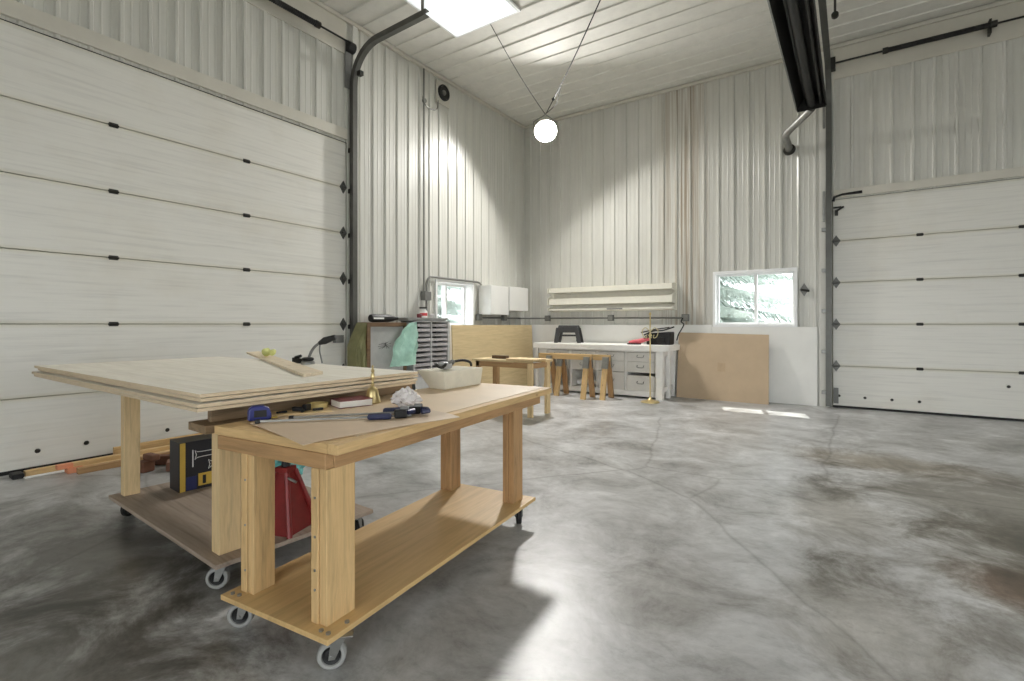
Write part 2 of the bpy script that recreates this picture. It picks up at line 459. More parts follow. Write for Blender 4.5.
# ---- sectional doors
def section_door(name, lo, hi, n, place, hinge_at, label, bolts, left_end):
    root = thing(name, label, 'door'); struct(root); 
    if 'category' in root: del root['category']
    H = .612
    def b(bm, u0,u1,v0,v1,o0,o1):
        vs = [place(u,v,o) for o in (o0,o1) for u,v in ((u0,v0),(u1,v0),(u1,v1),(u0,v1))]
        hexa(bm, vs[:4], vs[4:])
    for k in range(n):
        bm = N(); b(bm, lo, hi, k*H+.0025+(.03 if k == 0 else 0), (k+1)*H-.0025, -.06, -.012)
        build('door_panel', bm, DOORM, root, .005)
    bm = N(); b(bm, lo, hi, 0.0, .036, -.055, -.018); build('bottom_seal', bm, BLACK, root, .004)
    bm = N(); b(bm, lo-.02, hi+.02, n*H-.002, n*H+.022, -.05, -.006); build('top_seal', bm, BLACK, root)
    bm = N(); b(bm, lo-.05, hi+.05, 0, n*H+.01, -.12, -.063); build('backing', bm, plain('joint_beige', srgb(150,143,122), .7), root)  # beige sheet that shows through the joints between sections
    for k in range(1, n):
        z = k*H
        for u in hinge_at:
            bm = N()
            b(bm, u-.035, u+.035, z-.020, z-.004, -.012, -.004); b(bm, u-.035, u+.035, z+.004, z+.020, -.012, -.004)
            vs0, vs1 = place(u-.04, z, -.004), place(u+.04, z, -.004)
            cyl(bm, vs0, vs1, .009, seg=8)
            build('hinge', bm, DKST, root)
        for u, s in ((left_end, 1),):
            bm = N()
            # diamond end hinge with its roller carrier
            o = place(u, z, -.010); ax = (place(u+1, z, 0)-place(u, z, 0)); up = Vector((0,0,1))
            M = basis(o, ax, up)
            hh = (place(u,z,1)-place(u,z,0)).dot(M.to_3x3() @ Vector((0,0,1)))
            prism(bm, [(-.055,0),(-.028,-.04),(0,-.085),(.028,-.04),(.055,0),(.028,.04),(0,.085),(-.028,.04)], .012*hh, M)
            cyl(bm, place(u-.03, z, .012), place(u+.03, z, .012), .016, seg=10)
            build('end_hinge', bm, TRK, root)
    for u, v in bolts:
        bm = N(); cyl(bm, place(u, v, -.014), place(u, v, 0.0), .021, .014, 10); build('bolt', bm, DKST, root)
    return root
d1 = section_door('door_1', D1[0], D1[1]-.015, 6, PL, (-.4, .55, 1.775, 3.005), 'tall white sectional garage door filling the left wall',
    [(.3,.16),(.75,.162),(1.253,.161),(1.578,.165),(2.217,.169),(2.9,.17),(3.6,.17)], D1[1]-.06)
d2 = section_door('door_2', D2[0]+.01, D2[1], 5, PB, (.766, 1.771, 2.7), 'white sectional garage door at the right of the back wall',
    [(-.159,.174),(.153,.167),(.462,.164),(.762,.163),(1.644,.43)], D2[0]+.05)
# lock on the left door, corner bracket and latch on the right one
bm = N(); bx(bm, XL-.012, XL+.05, 4.14, 4.27, .98, 1.08); cyl(bm, (XL+.03, 3.98, 1.03), (XL+.03, 4.15, 1.03), .012, seg=8)
build('slide_lock', bm, GREYM, d1, .004, label='grey slide bolt lock')
bm = N(); bx(bm, -.225, -.165, YB-.01, YB+.013, .06, .29); build('corner_bracket', bm, GREYM, d2, .003)
bm = N(); tube(bm, [(-.23, YB-.03, 3.03), (-.215, YB-.03, 3.09), (-.12, YB-.035, 3.115), (.12, YB-.035, 3.12)], [.018,.02,.016,.022], 8)
build('top_roller_arm', bm, BLKM, d2, label='black top roller arm')
bm = N(); bx(bm, -.23, -.13, YB-.02, YB+.013, 2.93, 2.95); cyl(bm, (-.2, YB-.02, 2.88), (-.1, YB-.02, 2.94), .014, seg=8); bx(bm, -.21, -.17, YB-.02, YB+.013, 2.82, 2.9)
build('top_hinge', bm, DKST, d2)

# ---- door tracks
def track(name, pts, across, lab, plate):
    root = thing(name, lab, 'door track', pts[0])
    o = Vector(pts[0])
    P = [Vector(p)-o for p in pts]
    a = Vector(across)
    # C channel: three ribbons swept along the path
    def sweep(bm, offs):
        rings = []
        for i, p in enumerate(P):
            d = (P[min(i+1,len(P)-1)]-P[max(i-1,0)]).normalized(); nrm = a.cross(d).normalized()
            rings.append([bm.verts.new(p + a*u + nrm*v) for u, v in offs])
        k = len(offs)
        for A, B in zip(rings, rings[1:]):
            for j in range(k): bm.faces.new((A[j], A[(j+1)%k], B[(j+1)%k], B[j]))
        bm.faces.new(rings[0]); bm.faces.new(rings[-1][::-1])
    bm = N(); w, t, dp = .036, .004, .036
    sweep(bm, [(-dp,-w),(dp,-w),(dp,-w+t),(-dp+t,-w+t),(-dp+t,w-t),(dp,w-t),(dp,w),(-dp,w)])
    build('rail', bm, TRK, root)
    return root
def arc(c, r, a0, a1, n, fu, fv):
    return [tuple(Vector(c)+Vector(fu)*r*math.cos(R(a0+(a1-a0)*i/n))+Vector(fv)*r*math.sin(R(a0+(a1-a0)*i/n))) for i in range(n+1)]
# left door: up the jamb, then over toward the middle of the room
xt, yt = XL+.07, 4.41
p1 = [(xt, yt, .02), (xt, yt, 2.0), (xt, yt, 4.42)] + arc((xt+.5, yt, 4.43), .5, 180, 90, 10, (1,0,0), (0,0,1)) + [(xt+1.36, yt, 4.955)]
t1 = track('door_track', p1, (0,1,0), 'dark curved steel track beside the left garage door bending along the ceiling', None)
for z in (.55, 1.17, 1.78, 2.4, 3.0, 3.55):
    box('bracket', (-.07, -.02, -.04, .03, z-.03, z+.03), DKST, t1)
box('bearing_plate', (-.045, -.035, -.11, .0, 4.37, 5.0), GREYM, t1, label='dark bearing plate for spring shaft')
bm = N(); cyl(bm, (-.03, -.1, 4.93), (-.03, .02, 4.93), .075, seg=18); build('cable_drum', bm, BLKM, t1, .004)
box('hanger', (1.26, 1.30, -.01, .01, 4.97, 5.30), STEEL, t1)
box('track_stop', (.10, .17, -.03, .03, 4.52, 4.58), DKST, t1)
xt, yt = -.285, YB-.075
p2 = [(xt, yt, .02), (xt, yt, 2.0), (xt, yt, 4.42)] + arc((xt, yt-.5, 4.43), .5, 0, 90, 10, (0,1,0), (0,0,1)) + [(xt, yt-4.2, 4.96)]
t2 = track('door_track', p2, (1,0,0), 'grey steel track at left edge of the right garage door', None)
for z in (.2, .8, 1.4, 2.0, 2.6): box('bracket', (-.09, -.03, -.01, .06, z-.025, z+.025), STEEL, t2)
box('splice_plate', (-.075, -.045, -.03, .03, 2.72, 3.16), STEEL, t2)
box('splice_plate', (-.075, -.045, -.03, .03, 4.1, 4.42), STEEL, t2)
box('hanger', (-.01, .01, -2.0, -1.96, 4.93, 5.31), STEEL, t2)

# ---- torsion springs
def spring(name, p0, p1, s0, s1, lab, brack):
    d = (Vector(p1)-Vector(p0)); L = d.length; d.normalize()
    root = thing(name, lab, 'spring', p0)
    bm = N(); cyl(bm, (0,0,0), d*L, .013, seg=10); build('shaft', bm, BLKM, root, smooth=True)
    bm = N(); n = int((s1-s0)/.012)
    a, b = frame_of(d); pts = []
    prof = []
    for i in range(n+1):
        prof.append((.036 if i % 2 else .031, s0+(s1-s0)*i/n))
    M = basis((0,0,0), a, b)
    sgn = 1 if (M.to_3x3() @ Vector((0,0,1))).dot(d) > 0 else -1
    lathe(bm, [(r, sgn*z) for r, z in prof], M, 14); build('coil', bm, BLACK, root, label='black coil spring')
    for s in (s0, s1):
        bm = N(); cyl(bm, d*(s-.03), d*(s+.03), .042, seg=12); build('end_cone', bm, DKST, root)
    for s, out in brack:
        bm = N(); q = d*s
        hexa(bm, [q-d*.012+Vector(out)*0+Vector((0,0,-.10)), q+d*.012+Vector((0,0,-.10)), q+d*.012+Vector(out)+Vector((0,0,-.10)), q-d*.012+Vector(out)+Vector((0,0,-.10))],
             [q-d*.012+Vector((0,0,.08)), q+d*.012+Vector((0,0,.08)), q+d*.012+Vector(out)+Vector((0,0,.08)), q-d*.012+Vector(out)+Vector((0,0,.08))])
        build('bracket', bm, DKST, root)
    return root
spring('torsion_spring', (XL+.14, 4.31, 4.95), (XL+.14, -.6, 4.95), .5, 2.6, 'black torsion spring on a shaft above the left garage door', [(2.75, (-.115,0,0))])
sprr = spring('torsion_spring', (-.24, YB-.14, 5.01), (2.9, YB-.14, 5.01), .62, 1.72, 'black torsion spring on a shaft above the right garage door', [(1.69, (0,.115,0))])
box('bearing_block', (-.04,.04,-.04,.10,-.08,.08), BLKM, sprr, .004)

# ------------------------------------------------------------------ lights that the room has
LAMP = (-4.5, 7.7, 4.67)
EM_LAMP = emit('lamp_diffuser', (1.0,.98,.95), 620)
EM_PANEL = emit('panel_diffuser', (.93,.98,1.0), .5)
lp = thing('pendant_lamp', 'glaring bright white lamp hung from two wires near the back corner', 'lamp', LAMP)
LN = Vector((.42,-.58,-.70)).normalized(); la, lb = frame_of(LN)
ML = basis((0,0,0), la, lb)
if (ML.to_3x3() @ Vector((0,0,1))).dot(LN) < 0: ML = basis((0,0,0), lb, la)
bm = N(); lathe(bm, [(.05,-.13),(.10,-.12),(.15,-.07),(.192,-.03),(.196,0),(.200,.06),(.194,.06),(.188,.002)], ML); build('housing', bm, TRIMW, lp, smooth=True)
bm = N(); lathe(bm, [(.186,.003),(.17,.008),(.10,.012),(.0,.013)], ML); build('diffuser', bm, EM_LAMP, lp, smooth=True)
bm = N(); tube(bm, [la*.205, la*.21-LN*.1+Vector((0,0,.1)), Vector((0,0,.27)), la*-.21-LN*.1+Vector((0,0,.1)), la*-.205], .008, 8); build('yoke', bm, STEEL, lp)
HK = Vector(LAMP)+Vector((0,0,.275))
for (q, lab) in (((-4.07, 5.48, ZC-.024), 'thin wire from ceiling light corner down to bright lamp'), ((-2.44, 5.64, ZC-.024), 'longer dark cable sloping from mid ceiling down to bright lamp')):
    bm = N(); q = Vector(q); pts = []
    for i in range(13):
        t = i/12; p = q.lerp(HK+Vector((.012 if 'longer' in lab else -.012,0,.012)), t); p.z -= .05*math.sin(math.pi*t); pts.append(p)
    tube(bm, pts, .009 if 'longer' in lab else .006, 6)
    o = tag(build('lamp_cable', bm, BLACK), lab, 'cable', 'wires that hold the bright lamp')
    if 'longer' in lab:
        bm = N(); tube(bm, [pts[8]+Vector((.0,0,.0)), pts[10]+Vector((.05,.02,-.08)), pts[11]+Vector((.03,0,-.05)), pts[12]], .006, 6); build('slack_cord', bm, BLACK, o)
        bm = N(); cyl(bm, pts[10]-Vector((.02,0,0)), pts[10]+Vector((.02,0,.02)), .022, seg=8); build('cable_clip', bm, BLACK, o)
# flush ceiling light panels
def panel(loc, lab):
    p = thing('ceiling_light', lab, 'ceiling light', loc, 0, 'square ceiling light panels')
    box('light_frame', (-.55,.55,-.55,.55,-.03,0), VINYL, p, .004)
    bm = N(); bx(bm, -.51,.51,-.51,.51,-.036,-.028); build('light_diffuser', bm, EM_PANEL, p)
    return p
pl = panel((-4.11, 4.92, ZC-.012), 'glowing white square light panel at the left of the ceiling')

# ------------------------------------------------------------------ wall fittings
def cable(name, pts, r, mat, lab, cat, group=None, seg=8):
    bm = N(); tube(bm, pts, r, seg); return tag(build(name, bm, mat, smooth=True), lab, cat, group)
def smoothpath(pts, n=6):
    pts = [Vector(p) for p in pts]; out = []
    for i in range(len(pts)-1):
        p0, p1, p2, p3 = pts[max(i-1,0)], pts[i], pts[i+1], pts[min(i+2,len(pts)-1)]
        for k in range(n):
            t = k/n
            out.append(.5*((2*p1)+(-p0+p2)*t+(2*p0-5*p1+4*p2-p3)*t*t+(-p0+3*p1-3*p2+p3)*t*t*t))
    out.append(pts[-1]); return out
xw = XL+.042
c = cable('conduit', [(xw, 5.783, 5.26), (xw, 5.783, 4.74), (xw, 5.783, 1.72)], .013, CONDUIT, 'tall straight conduit running down the left wall from the ceiling', 'conduit')
bm = N(); tube(bm, smoothpath([(xw,5.783,4.85),(xw+.01,5.75,4.78),(xw+.015,5.79,4.70),(xw,5.88,4.68),(xw,6.03,4.70),(xw,6.10,4.76),(xw,6.11,4.88)]), .010, 6); build('branch', bm, CONDUIT, c, smooth=True)
bm = N(); cyl(bm, (xw-.01,5.783,4.75), (xw+.03,5.783,4.75), .035, seg=12); build('junction_box', bm, CONDUIT, c)
bm = N(); bx(bm, xw-.012, xw+.09, 5.72, 5.86, 1.60, 1.74); build('switch_box', bm, GREYM, c, .004)
cable('conduit', smoothpath([(xw,5.84,1.42),(xw,5.84,1.72),(xw,5.845,1.88),(xw,5.90,1.965),(xw,6.0,1.985),(xw,6.5,1.985),(xw,7.0,1.985),(xw,7.18,1.98),(xw,7.28,1.93)], 5), .017, CONDUIT, 'bent grey conduit arching over the small left window', 'conduit')
sp = thing('wall_speaker', 'round dark speaker on square plate high on the left wall', 'speaker', (XL+.018, 6.24, 5.05))
box('plate', (0,.02,-.16,.16,-.2,.17), TRIM, sp)
MX = basis((.02,0,0), (0,1,0), (0,0,1))
bm = N(); lathe(bm, [(.13,0),(.13,.03),(.11,.04),(.10,.02),(.03,.012),(.0,.012)], MX); build('rim', bm, BLKM, sp, smooth=True)
bm = N(); lathe(bm, [(.045,.012),(.04,.03),(.02,.04),(0,.042)], MX); build('cone', bm, STEEL, sp, smooth=True)
# conduit run with boxes
yw = YB-.034
run = cable('conduit', [(xw+.02, 7.2, 1.345), (xw+.02, 8.5, 1.345), (xw+.03, 8.70, 1.345), (xw+.10, yw-.015, 1.345), (-5.0, yw-.015, 1.345), (-2.40, yw-.015, 1.335)], .015, CONDUIT,
    'long horizontal conduit around the back corner above the workbench', 'conduit')
def outlet(loc, axis, lab, s=.055):
    o = thing('outlet_box', lab, 'outlet box', loc, 0, 'metal boxes along the workbench conduit')
    if axis == 'y':
        box('box_body', (-s,s,-.05,.012,-s,s), GREYM, o, .006); box('cover', (-s*.75,s*.75,-.056,-.048,-s*.75,s*.75), STEEL, o, .003)
    else:
        box('box_body', (-.02,.05,-s,s,-s,s), GREYM, o, .006); box('cover', (.048,.056,-s*.75,s*.75,-s*.75,s*.75), STEEL, o, .003)
outlet((-5.055, yw, 1.345), 'y', 'square outlet box on conduit at the left end of the white wall shelf')
outlet((-3.705, yw, 1.342), 'y', 'rounded outlet box under the middle of the white wall shelf')
outlet((-2.35, yw, 1.335), 'y', 'larger dark outlet box at the right end of the conduit', .06)
outlet((xw+.01, 7.17, 1.35), 'x', 'outlet box left of the first white wall cabinet')
outlet((xw+.01, 7.95, 1.35), 'x', 'outlet box under the two white wall cabinets')
cable('power_cord', smoothpath([(-2.38, yw-.07, 1.33), (-2.40, yw-.10, 1.27), (-2.36, yw-.09, 1.22), (-2.40, yw-.1, 1.13), (-2.44, yw-.12, 1.05), (-2.46, yw-.15, .95)]), .010, BLACK, 'black cord dangling from the dark outlet box at right', 'cord')
hk = thing('wall_bracket', 'dark diamond shaped metal bracket on the wall right of the window', 'bracket', (-.60, YB-.018, 1.745))
bm = N(); M = basis((0,0,0), (1,0,0), (0,0,1)); prism(bm, [(-.06,0),(-.03,-.05),(0,-.10),(.03,-.05),(.06,0),(.03,.05),(0,.10),(-.03,.05)], .02, M); build('plate', bm, GREYM, hk)
bm = N(); cyl(bm, (-.04,-.03,0), (.07,-.03,-.02), .016, seg=10); build('roller', bm, DKST, hk)

# white wall cabinets
for (y0, y1, z0, z1, lab) in ((7.20, 7.75, 1.40, 1.925, 'white wall cabinet nearer the small window'), (7.78, 8.44, 1.48, 1.94, 'white wall cabinet in the back corner')):
    o = thing('wall_cabinet', lab, 'cabinet', (XL+.03, y0, z0), 0, 'white cabinets on the left wall')
    h, w = z1-z0, y1-y0
    box('body', (0,.26,0,w,0,h), WHITE, o); box('door', (.262,.282,.003,w-.003,.003,h-.003), WHITE, o, .003)
# white wall shelf over the bench
CREAM = plain('cream_board', srgb(233,230,216), .5, var=.03)
ws = thing('wall_shelf', 'long white two tier wall shelf with deep lips above the workbench', 'shelf', (-3.72, YB-.02, 1.47))
box('back_panel', (-1.22,1.22,-.02,0,0,.47), CREAM, ws)
for z0, z1 in ((.36,.455),(.13,.245),(.02,.05)):
    box('lip', (-1.19,1.19,-.235,-.215,z0,z1), CREAM, ws); box('shelf_board', (-1.19,1.19,-.215,-.02,z0,z0+.02), CREAM, ws)
for s in (-1,1):
    bm = N(); M = basis((s*1.21-.006,0,0), (0,-1,0), (0,0,1)); prism(bm, [(.02,.0),(.24,.02),(.24,.06),(.05,.11),(.24,.13),(.24,.25),(.05,.34),(.24,.36),(.24,.455),(.02,.47)], .012, M); build('end_bracket', bm, CREAM, ws)
box('name_strip', (.02,.32,-.238,-.235,.022,.047), GREYM, ws, label='grey strip on the lowest lip')

# ---- radiant tube heater
ht = thing('tube_heater', 'long black radiant tube heater hung below the ceiling at upper right', 'heater', (-.465, 8.03, 4.2))
HOOD = plain('heater_hood', srgb(44,43,41), .45, .5)
bm = N(); L = 5.6
for a, b2 in (((-.17,.0),(-.09,.16)), ((-.09,.16),(.09,.16)), ((.09,.16),(.17,.0))):
    (x0,z0),(x1,z1) = a, b2
    dx, dz = x1-x0, z1-z0; l = math.hypot(dx,dz); nx, nz = -dz/l*.004, dx/l*.004
    hexa(bm, [(x0,0,z0),(x1,0,z1),(x1,-L,z1),(x0,-L,z0)], [(x0+nx,0,z0+nz),(x1+nx,0,z1+nz),(x1+nx,-L,z1+nz),(x0+nx,-L,z0+nz)])
build('hood', bm, HOOD, ht)
for s in (-1,1): box('flange', (s*.175-.008, s*.175+.008, -L, 0, -.006, .006), STEEL if s<0 else HOOD, ht)
bm = N(); cyl(bm, (0,.03,.055), (0,-L,.055), .052, seg=20); build('burner_tube', bm, BLKM, ht, smooth=True)
bm = N(); cyl(bm, (.115,0,.05), (.115,-L,.05), .02, seg=10); build('gas_pipe', bm, HOOD, ht, smooth=True)
box('end_plate', (-.17,.17,0,.012,-.02,.165), HOOD, ht)
for y in (-.6, -2.6, -4.6):
    bm = N(); cyl(bm, (0,y,.16), (0,y,1.118), .006, seg=6); build('hanger', bm, STEEL, ht)
fl = thing('exhaust_flue', 'galvanised elbowed exhaust pipe from the black heater to the back wall', 'pipe', (-.465, 8.095, 4.2))
bm = N(); tube(bm, smoothpath([(0,.0,.02),(-.04,.06,-.0),(-.32,.36,-.12)],5), .05, 16); build('upper_pipe', bm, STEEL, fl, smooth=True)
bm = N(); tube(bm, smoothpath([(-.31,.35,-.115),(-.36,.42,-.16),(-.345,.52,-.24),(-.33,.64,-.31)],5), .052, 16); build('elbow', bm, STEEL, fl, smooth=True)
bm = N(); tube(bm, [(-.335,.62,-.30),(-.325,.665,-.315)], .085, 20); build('wall_collar', bm, DKST, fl, .004)
o = cable('hanging_rod', [(-.155, 6.52, ZC-.012), (-.155, 6.52, 4.62)], .012, DKST, 'thin dark rod hanging from the ceiling right of the heater', 'rod')
bm = N(); cyl(bm, (-.155,6.50,4.6), (-.155,6.54,4.6), .035, seg=14); build('ring_end', bm, DKST, o)

# ------------------------------------------------------------------ front workbench on castors
def caster(parent, x, y, ztop, r, ang, mat_wheel, name='caster'):
    M = Matrix.Translation((x,y,0)) @ Matrix.Rotation(ang, 4, 'Z')
    bm = N(); bx(bm, -.045,.045,-.045,.045, ztop-.005, ztop, M)
    tr = .03
    for s in (-1,1):
        b4 = [M @ Vector(p) for p in ((-.02,s*.02-.002,ztop-.012),(.03,s*.02-.002,ztop-.012),(.03,s*.02+.002,ztop-.012),(-.02,s*.02+.002,ztop-.012))]
        t4 = [M @ Vector(p) for p in ((tr-.012,s*.02-.002,r-.010),(tr+.010,s*.02-.002,r-.010),(tr+.010,s*.02+.002,r-.010),(tr-.012,s*.02+.002,r-.010))]
        hexa(bm, b4, t4)
    bx(bm, -.032,.032,-.022,.022, ztop-.016, ztop-.005, M)
    cyl(bm, M @ Vector((tr,-.026,r)), M @ Vector((tr,.026,r)), .007, seg=8)
    c = build(name, bm, STEEL, parent, .001)
    bm = N(); W = M @ Matrix.Translation((tr,0,r)) @ Matrix.Rotation(R(90), 4, 'X')
    lathe(bm, [(r*.66,-.012),(r*.70,-.016),(r*.9,-.016),(r,-.010),(r,.010),(r*.9,.016),(r*.70,.016),(r*.66,.012),(r*.66,-.012)], W, 28, False); build('tyre', bm, mat_wheel, c, smooth=True)
    bm = N(); lathe(bm, [(.012,-.014),(r*.45,-.008),(r*.63,-.012),(r*.63,.012),(r*.45,.008),(.012,.014)], W, 20); build('wheel_hub', bm, BLACK, c, smooth=True)
GREYTY = plain('grey_tyre', srgb(150,150,146), .6)
def screws(parent, pts, r=.005):
    for p, n in pts:
        bm = N(); p = Vector(p); cyl(bm, p, p+Vector(n)*.0025, r, seg=8); build('screw', bm, STEEL, parent)
ft = thing('rolling_workbench', 'front pine workbench on castors with tools laid on top', 'workbench', (-1.536, 1.097, 0), R(5.5))
def leg2(parent, x0, x1, y0, y1, z0, z1, m):
    # doubled upright: two boards side by side with a seam
    bm = N(); xm = (x0+x1)/2; bx(bm, x0, xm-.001, y0, y1, z0, z1); bx(bm, xm+.001, x1, y0+.004, y1-.003, z0, z1)
    return build('leg', bm, m, parent, .003)
lg = leg2(ft, -.077, 0, 0, .14, .15, .705, PINE('z'))
screws(lg, [((-.055, 0, z), (0,-1,0)) for z in (.27,.34,.46,.6)] )
lg = leg2(ft, -.50, -.423, .01, .112, .15, .705, PINE('z'))
screws(lg, [((-.47, .01, z), (0,-1,0)) for z in (.24,.42,.6)])
leg2(ft, -.072, 0, 1.385, 1.51, .15, .71, PINED('z')); leg2(ft, -.545, -.468, 1.40, 1.52, .15, .71, PINED('z'))
sh = box('lower_shelf', (-.542,.062,-.047,1.562,.13,.15), PLYF('y'), ft, .002)
for x, y in ((.035,-.02),(.0,-.02),(-.505,-.02),(-.47,-.015),(.04,.06)):
    bm = N(); cyl(bm, (x,y,.15), (x,y,.156), .009, seg=6); build('bolt_head', bm, STEEL, sh)
caster(ft, .030, .04, .13, .05, R(222), GREYTY); caster(ft, -.485, .035, .13, .05, R(215), GREYTY)
caster(ft, .0, 1.46, .13, .05, R(122), BLACK); caster(ft, -.48, 1.49, .13, .05, R(120), BLACK)
# frame under the top
box('front_apron', (-.64,-.002,-.001,.038,.706,.762), PINED('x'), ft, .003)
box('side_apron', (-.04,0,.039,1.76,.70,.762), PINED('y'), ft, .003); box('side_apron', (-.64,-.60,.039,1.76,.70,.762), PINED('y'), ft, .003)
box('rear_apron', (-.60,-.04,1.72,1.76,.70,.762), PINED('x'), ft, .003)
box('front_rail', (-.67,.0,.004,.145,.762,.798), PINE('x'), ft, .003)
box('side_rail', (.003,.053,.003,1.828,.762,.798), PINE('y'), ft, .003, label='pale edge rail along the right side')
bm = N(); bx(bm, -.67,.0,.147,1.828,.766,.7995); build('tabletop', bm, HARDT, ft, .002)
FT = Matrix.Translation((-1.536, 1.097, 0)) @ Matrix.Rotation(R(5.5), 4, 'Z')
TZ = .7995
# loose hardboard sheet whose near corner hangs over the edge
bm = N(); g = []
A, Bc, Cc = Vector((-1.588,1.043)), Vector((-2.104,1.134)), Vector((-1.485,1.765))
u, v = (Bc-A), (Cc-A)
NX, NY = 12, 14
def sheet_z(p):
    l = FT.inverted() @ Vector((p.x,p.y,0))
    over = max(0, -l.y)+max(0, l.x-.05)
    return .8012 - over*.10
for t in (0, .003):
    rows = [[bm.verts.new((*(A+u*(i/NX)+v*(j/NY)), sheet_z(A+u*(i/NX)+v*(j/NY))+t)) for i in range(NX+1)] for j in range(NY+1)]
    g.append(rows)
for k in (0,1):
    for j in range(NY):
        for i in range(NX):
            bm.faces.new((g[k][j][i], g[k][j][i+1], g[k][j+1][i+1], g[k][j+1][i]))
for j in range(NY):
    for i in (0,NX): bm.faces.new((g[0][j][i], g[0][j+1][i], g[1][j+1][i], g[1][j][i]))
for i in range(NX):
    for j in (0,NY): bm.faces.new((g[0][j][i], g[0][j][i+1], g[1][j][i+1], g[1][j][i]))
tag(build('hardboard_sheet', bm, HARDB), 'loose brown hardboard sheet overhanging the near corner of the front workbench', 'sheet')
SZ = .8045

# ------------------------------------------------------------------ rear workbench on castors with the plywood stack
bt = thing('rolling_table', 'rear wooden cart on castors carrying the plywood stack', 'cart', (-2.41, 1.16, 0), R(-3))
box('lower_platform', (-1.45,.075,-.05,.80,.128,.15), wood('dusty_board', srgb(166,150,134), 'x', .26, .5, .7, False), bt, .003, label='dusty worn platform board')
for x, y in ((-1.40,.02),(-.0,.02),(.02,.72),(-1.40,.72)): caster(bt, x, y, .128, .05, R(225 if x>-1 and y<.1 else 120), GREYTY if y<.1 and x>-1 else BLACK)
def lg1(x0,x1,y0,y1,z1,m): return box('leg', (x0,x1,y0,y1,.15,z1), m, bt, .004)
lg1(-.092,-.012,.0,.10,.735, PINEL('z')); lg1(-.06,0,.64,.73,.735, PINED('z')); lg1(-1.40,-1.335,0,.085,.846, PINEL('z')); lg1(-1.40,-1.335,.64,.73,.846, PINED('z'))
box('cross_board', (-.122,.06,-.087,.76,.735,.772), OLDW('y'), bt, .003, label='weathered cross board under the stack')
box('spacer', (-.06,-.02,-.03,1.18,.772,.846), OLDW('y'), bt, .003)
box('spacer', (-.115,-.062,-.0,.04,.772,.846), PINED('x'), bt, .003)
box('top_panel', (-1.50,.05,-.02,1.05,.846,.859), HARDD, bt, .002)
for k in range(4):
    ox, oy, rr = [(-.02,.002,.0), (.002,-.006,.2), (-.022,.016,-.15), (0,.004,.1)][k]
    s = thing('plywood_sheet', ['bottom sheet of the pale plywood stack on the rear cart','second sheet from the bottom of the pale plywood stack','third sheet from the bottom of the pale plywood stack','top sheet of the pale plywood stack with a board on it'][k],
              'plywood', (-2.203+ox, .978+oy, .8592+.0202*k), R(-1.1+rr), 'pale plywood sheets stacked on the rear cart')
    if k < 3:
        pass
    bm = N(); fs = bx(bm, -2.50, 0, 0, 1.225, 0, .0146)
    for i, f in enumerate(fs): f.material_index = 0 if i < 2 else 1
    build('veneer_board', bm, None, s, 0, mats=[PLYW('x'), PLYE])
ST = .8592+.0202*3+.0148
# items on the stack
bm = N(); nb = [(-2.453,1.614),(-2.508,1.772),(-4.918,2.744),(-4.863,2.586)]
hexa(bm, [(*p,ST+.0003) for p in nb], [(*p,ST+.018) for p in nb])
tag(build('narrow_board', bm, wood('pale_board', srgb(232,216,188), 'x', .12), None, .002), 'narrow pale board lying across the top plywood sheet', 'board')
GREENY = plain('yellow_green_cloth', srgb(205,208,130), .8)
bm = N(); tube(bm, [Vector((-3.82-.42*t, 2.235+.17*t+.03*math.sin(9*t), ST+.056+.012*math.sin(11*t))) for t in [i/18 for i in range(19)]], [.012+.010*abs(math.sin(1+.9*i)) for i in range(19)], 8)
tag(build('strap', bm, GREENY, smooth=True), 'yellow green strap crumpled on the narrow board', 'strap')
bm = N(); bx(bm, -3.45,-3.40,2.172,2.205,ST,ST+.04); cyl(bm, (-3.42,2.18,ST+.04), (-3.36,2.19,ST+.055), .012, seg=8); bx(bm,-3.40,-3.34,2.168,2.198,ST,ST+.035)
tag(build('hand_plane', bm, BLKM, None, .005), 'small black tool lying between strap and swing arm lamp', 'hand tool')
dl = thing('task_lamp', 'black swing arm lamp at back edge of the plywood stack', 'lamp', (-3.25, 2.172, ST), R(34))
bm = N(); lathe(bm, [(.048,0),(.048,.012),(.042,.022),(.02,.03),(.0,.03)]); build('base', bm, STEEL, dl, smooth=True)
bm = N(); tube(bm, [(.03*math.cos(t), .03*math.sin(t), .036) for t in [2*math.pi*i/20 for i in range(20)]], .012, 8, True); build('ring', bm, BLACK, dl, smooth=True)
bm = N(); tube(bm, smoothpath([(0,0,.03),(.025,0,.09),(.055,0,.13),(.09,0,.155)]), .010, 8); build('lower_arm', bm, GREYM, dl, smooth=True)
bm = N(); tube(bm, [(.08,0,.15),(.12,0,.168),(.20,0,.195)], [.013,.026,.018], 12); build('lamp_head', bm, BLACK, dl, smooth=True)
bm = N(); tube(bm, smoothpath([(.09,0,.155),(.085,0,.10),(.09,.01,.05),(.10,.01,.006)]), .005, 6); build('cord', bm, GREYM, dl)

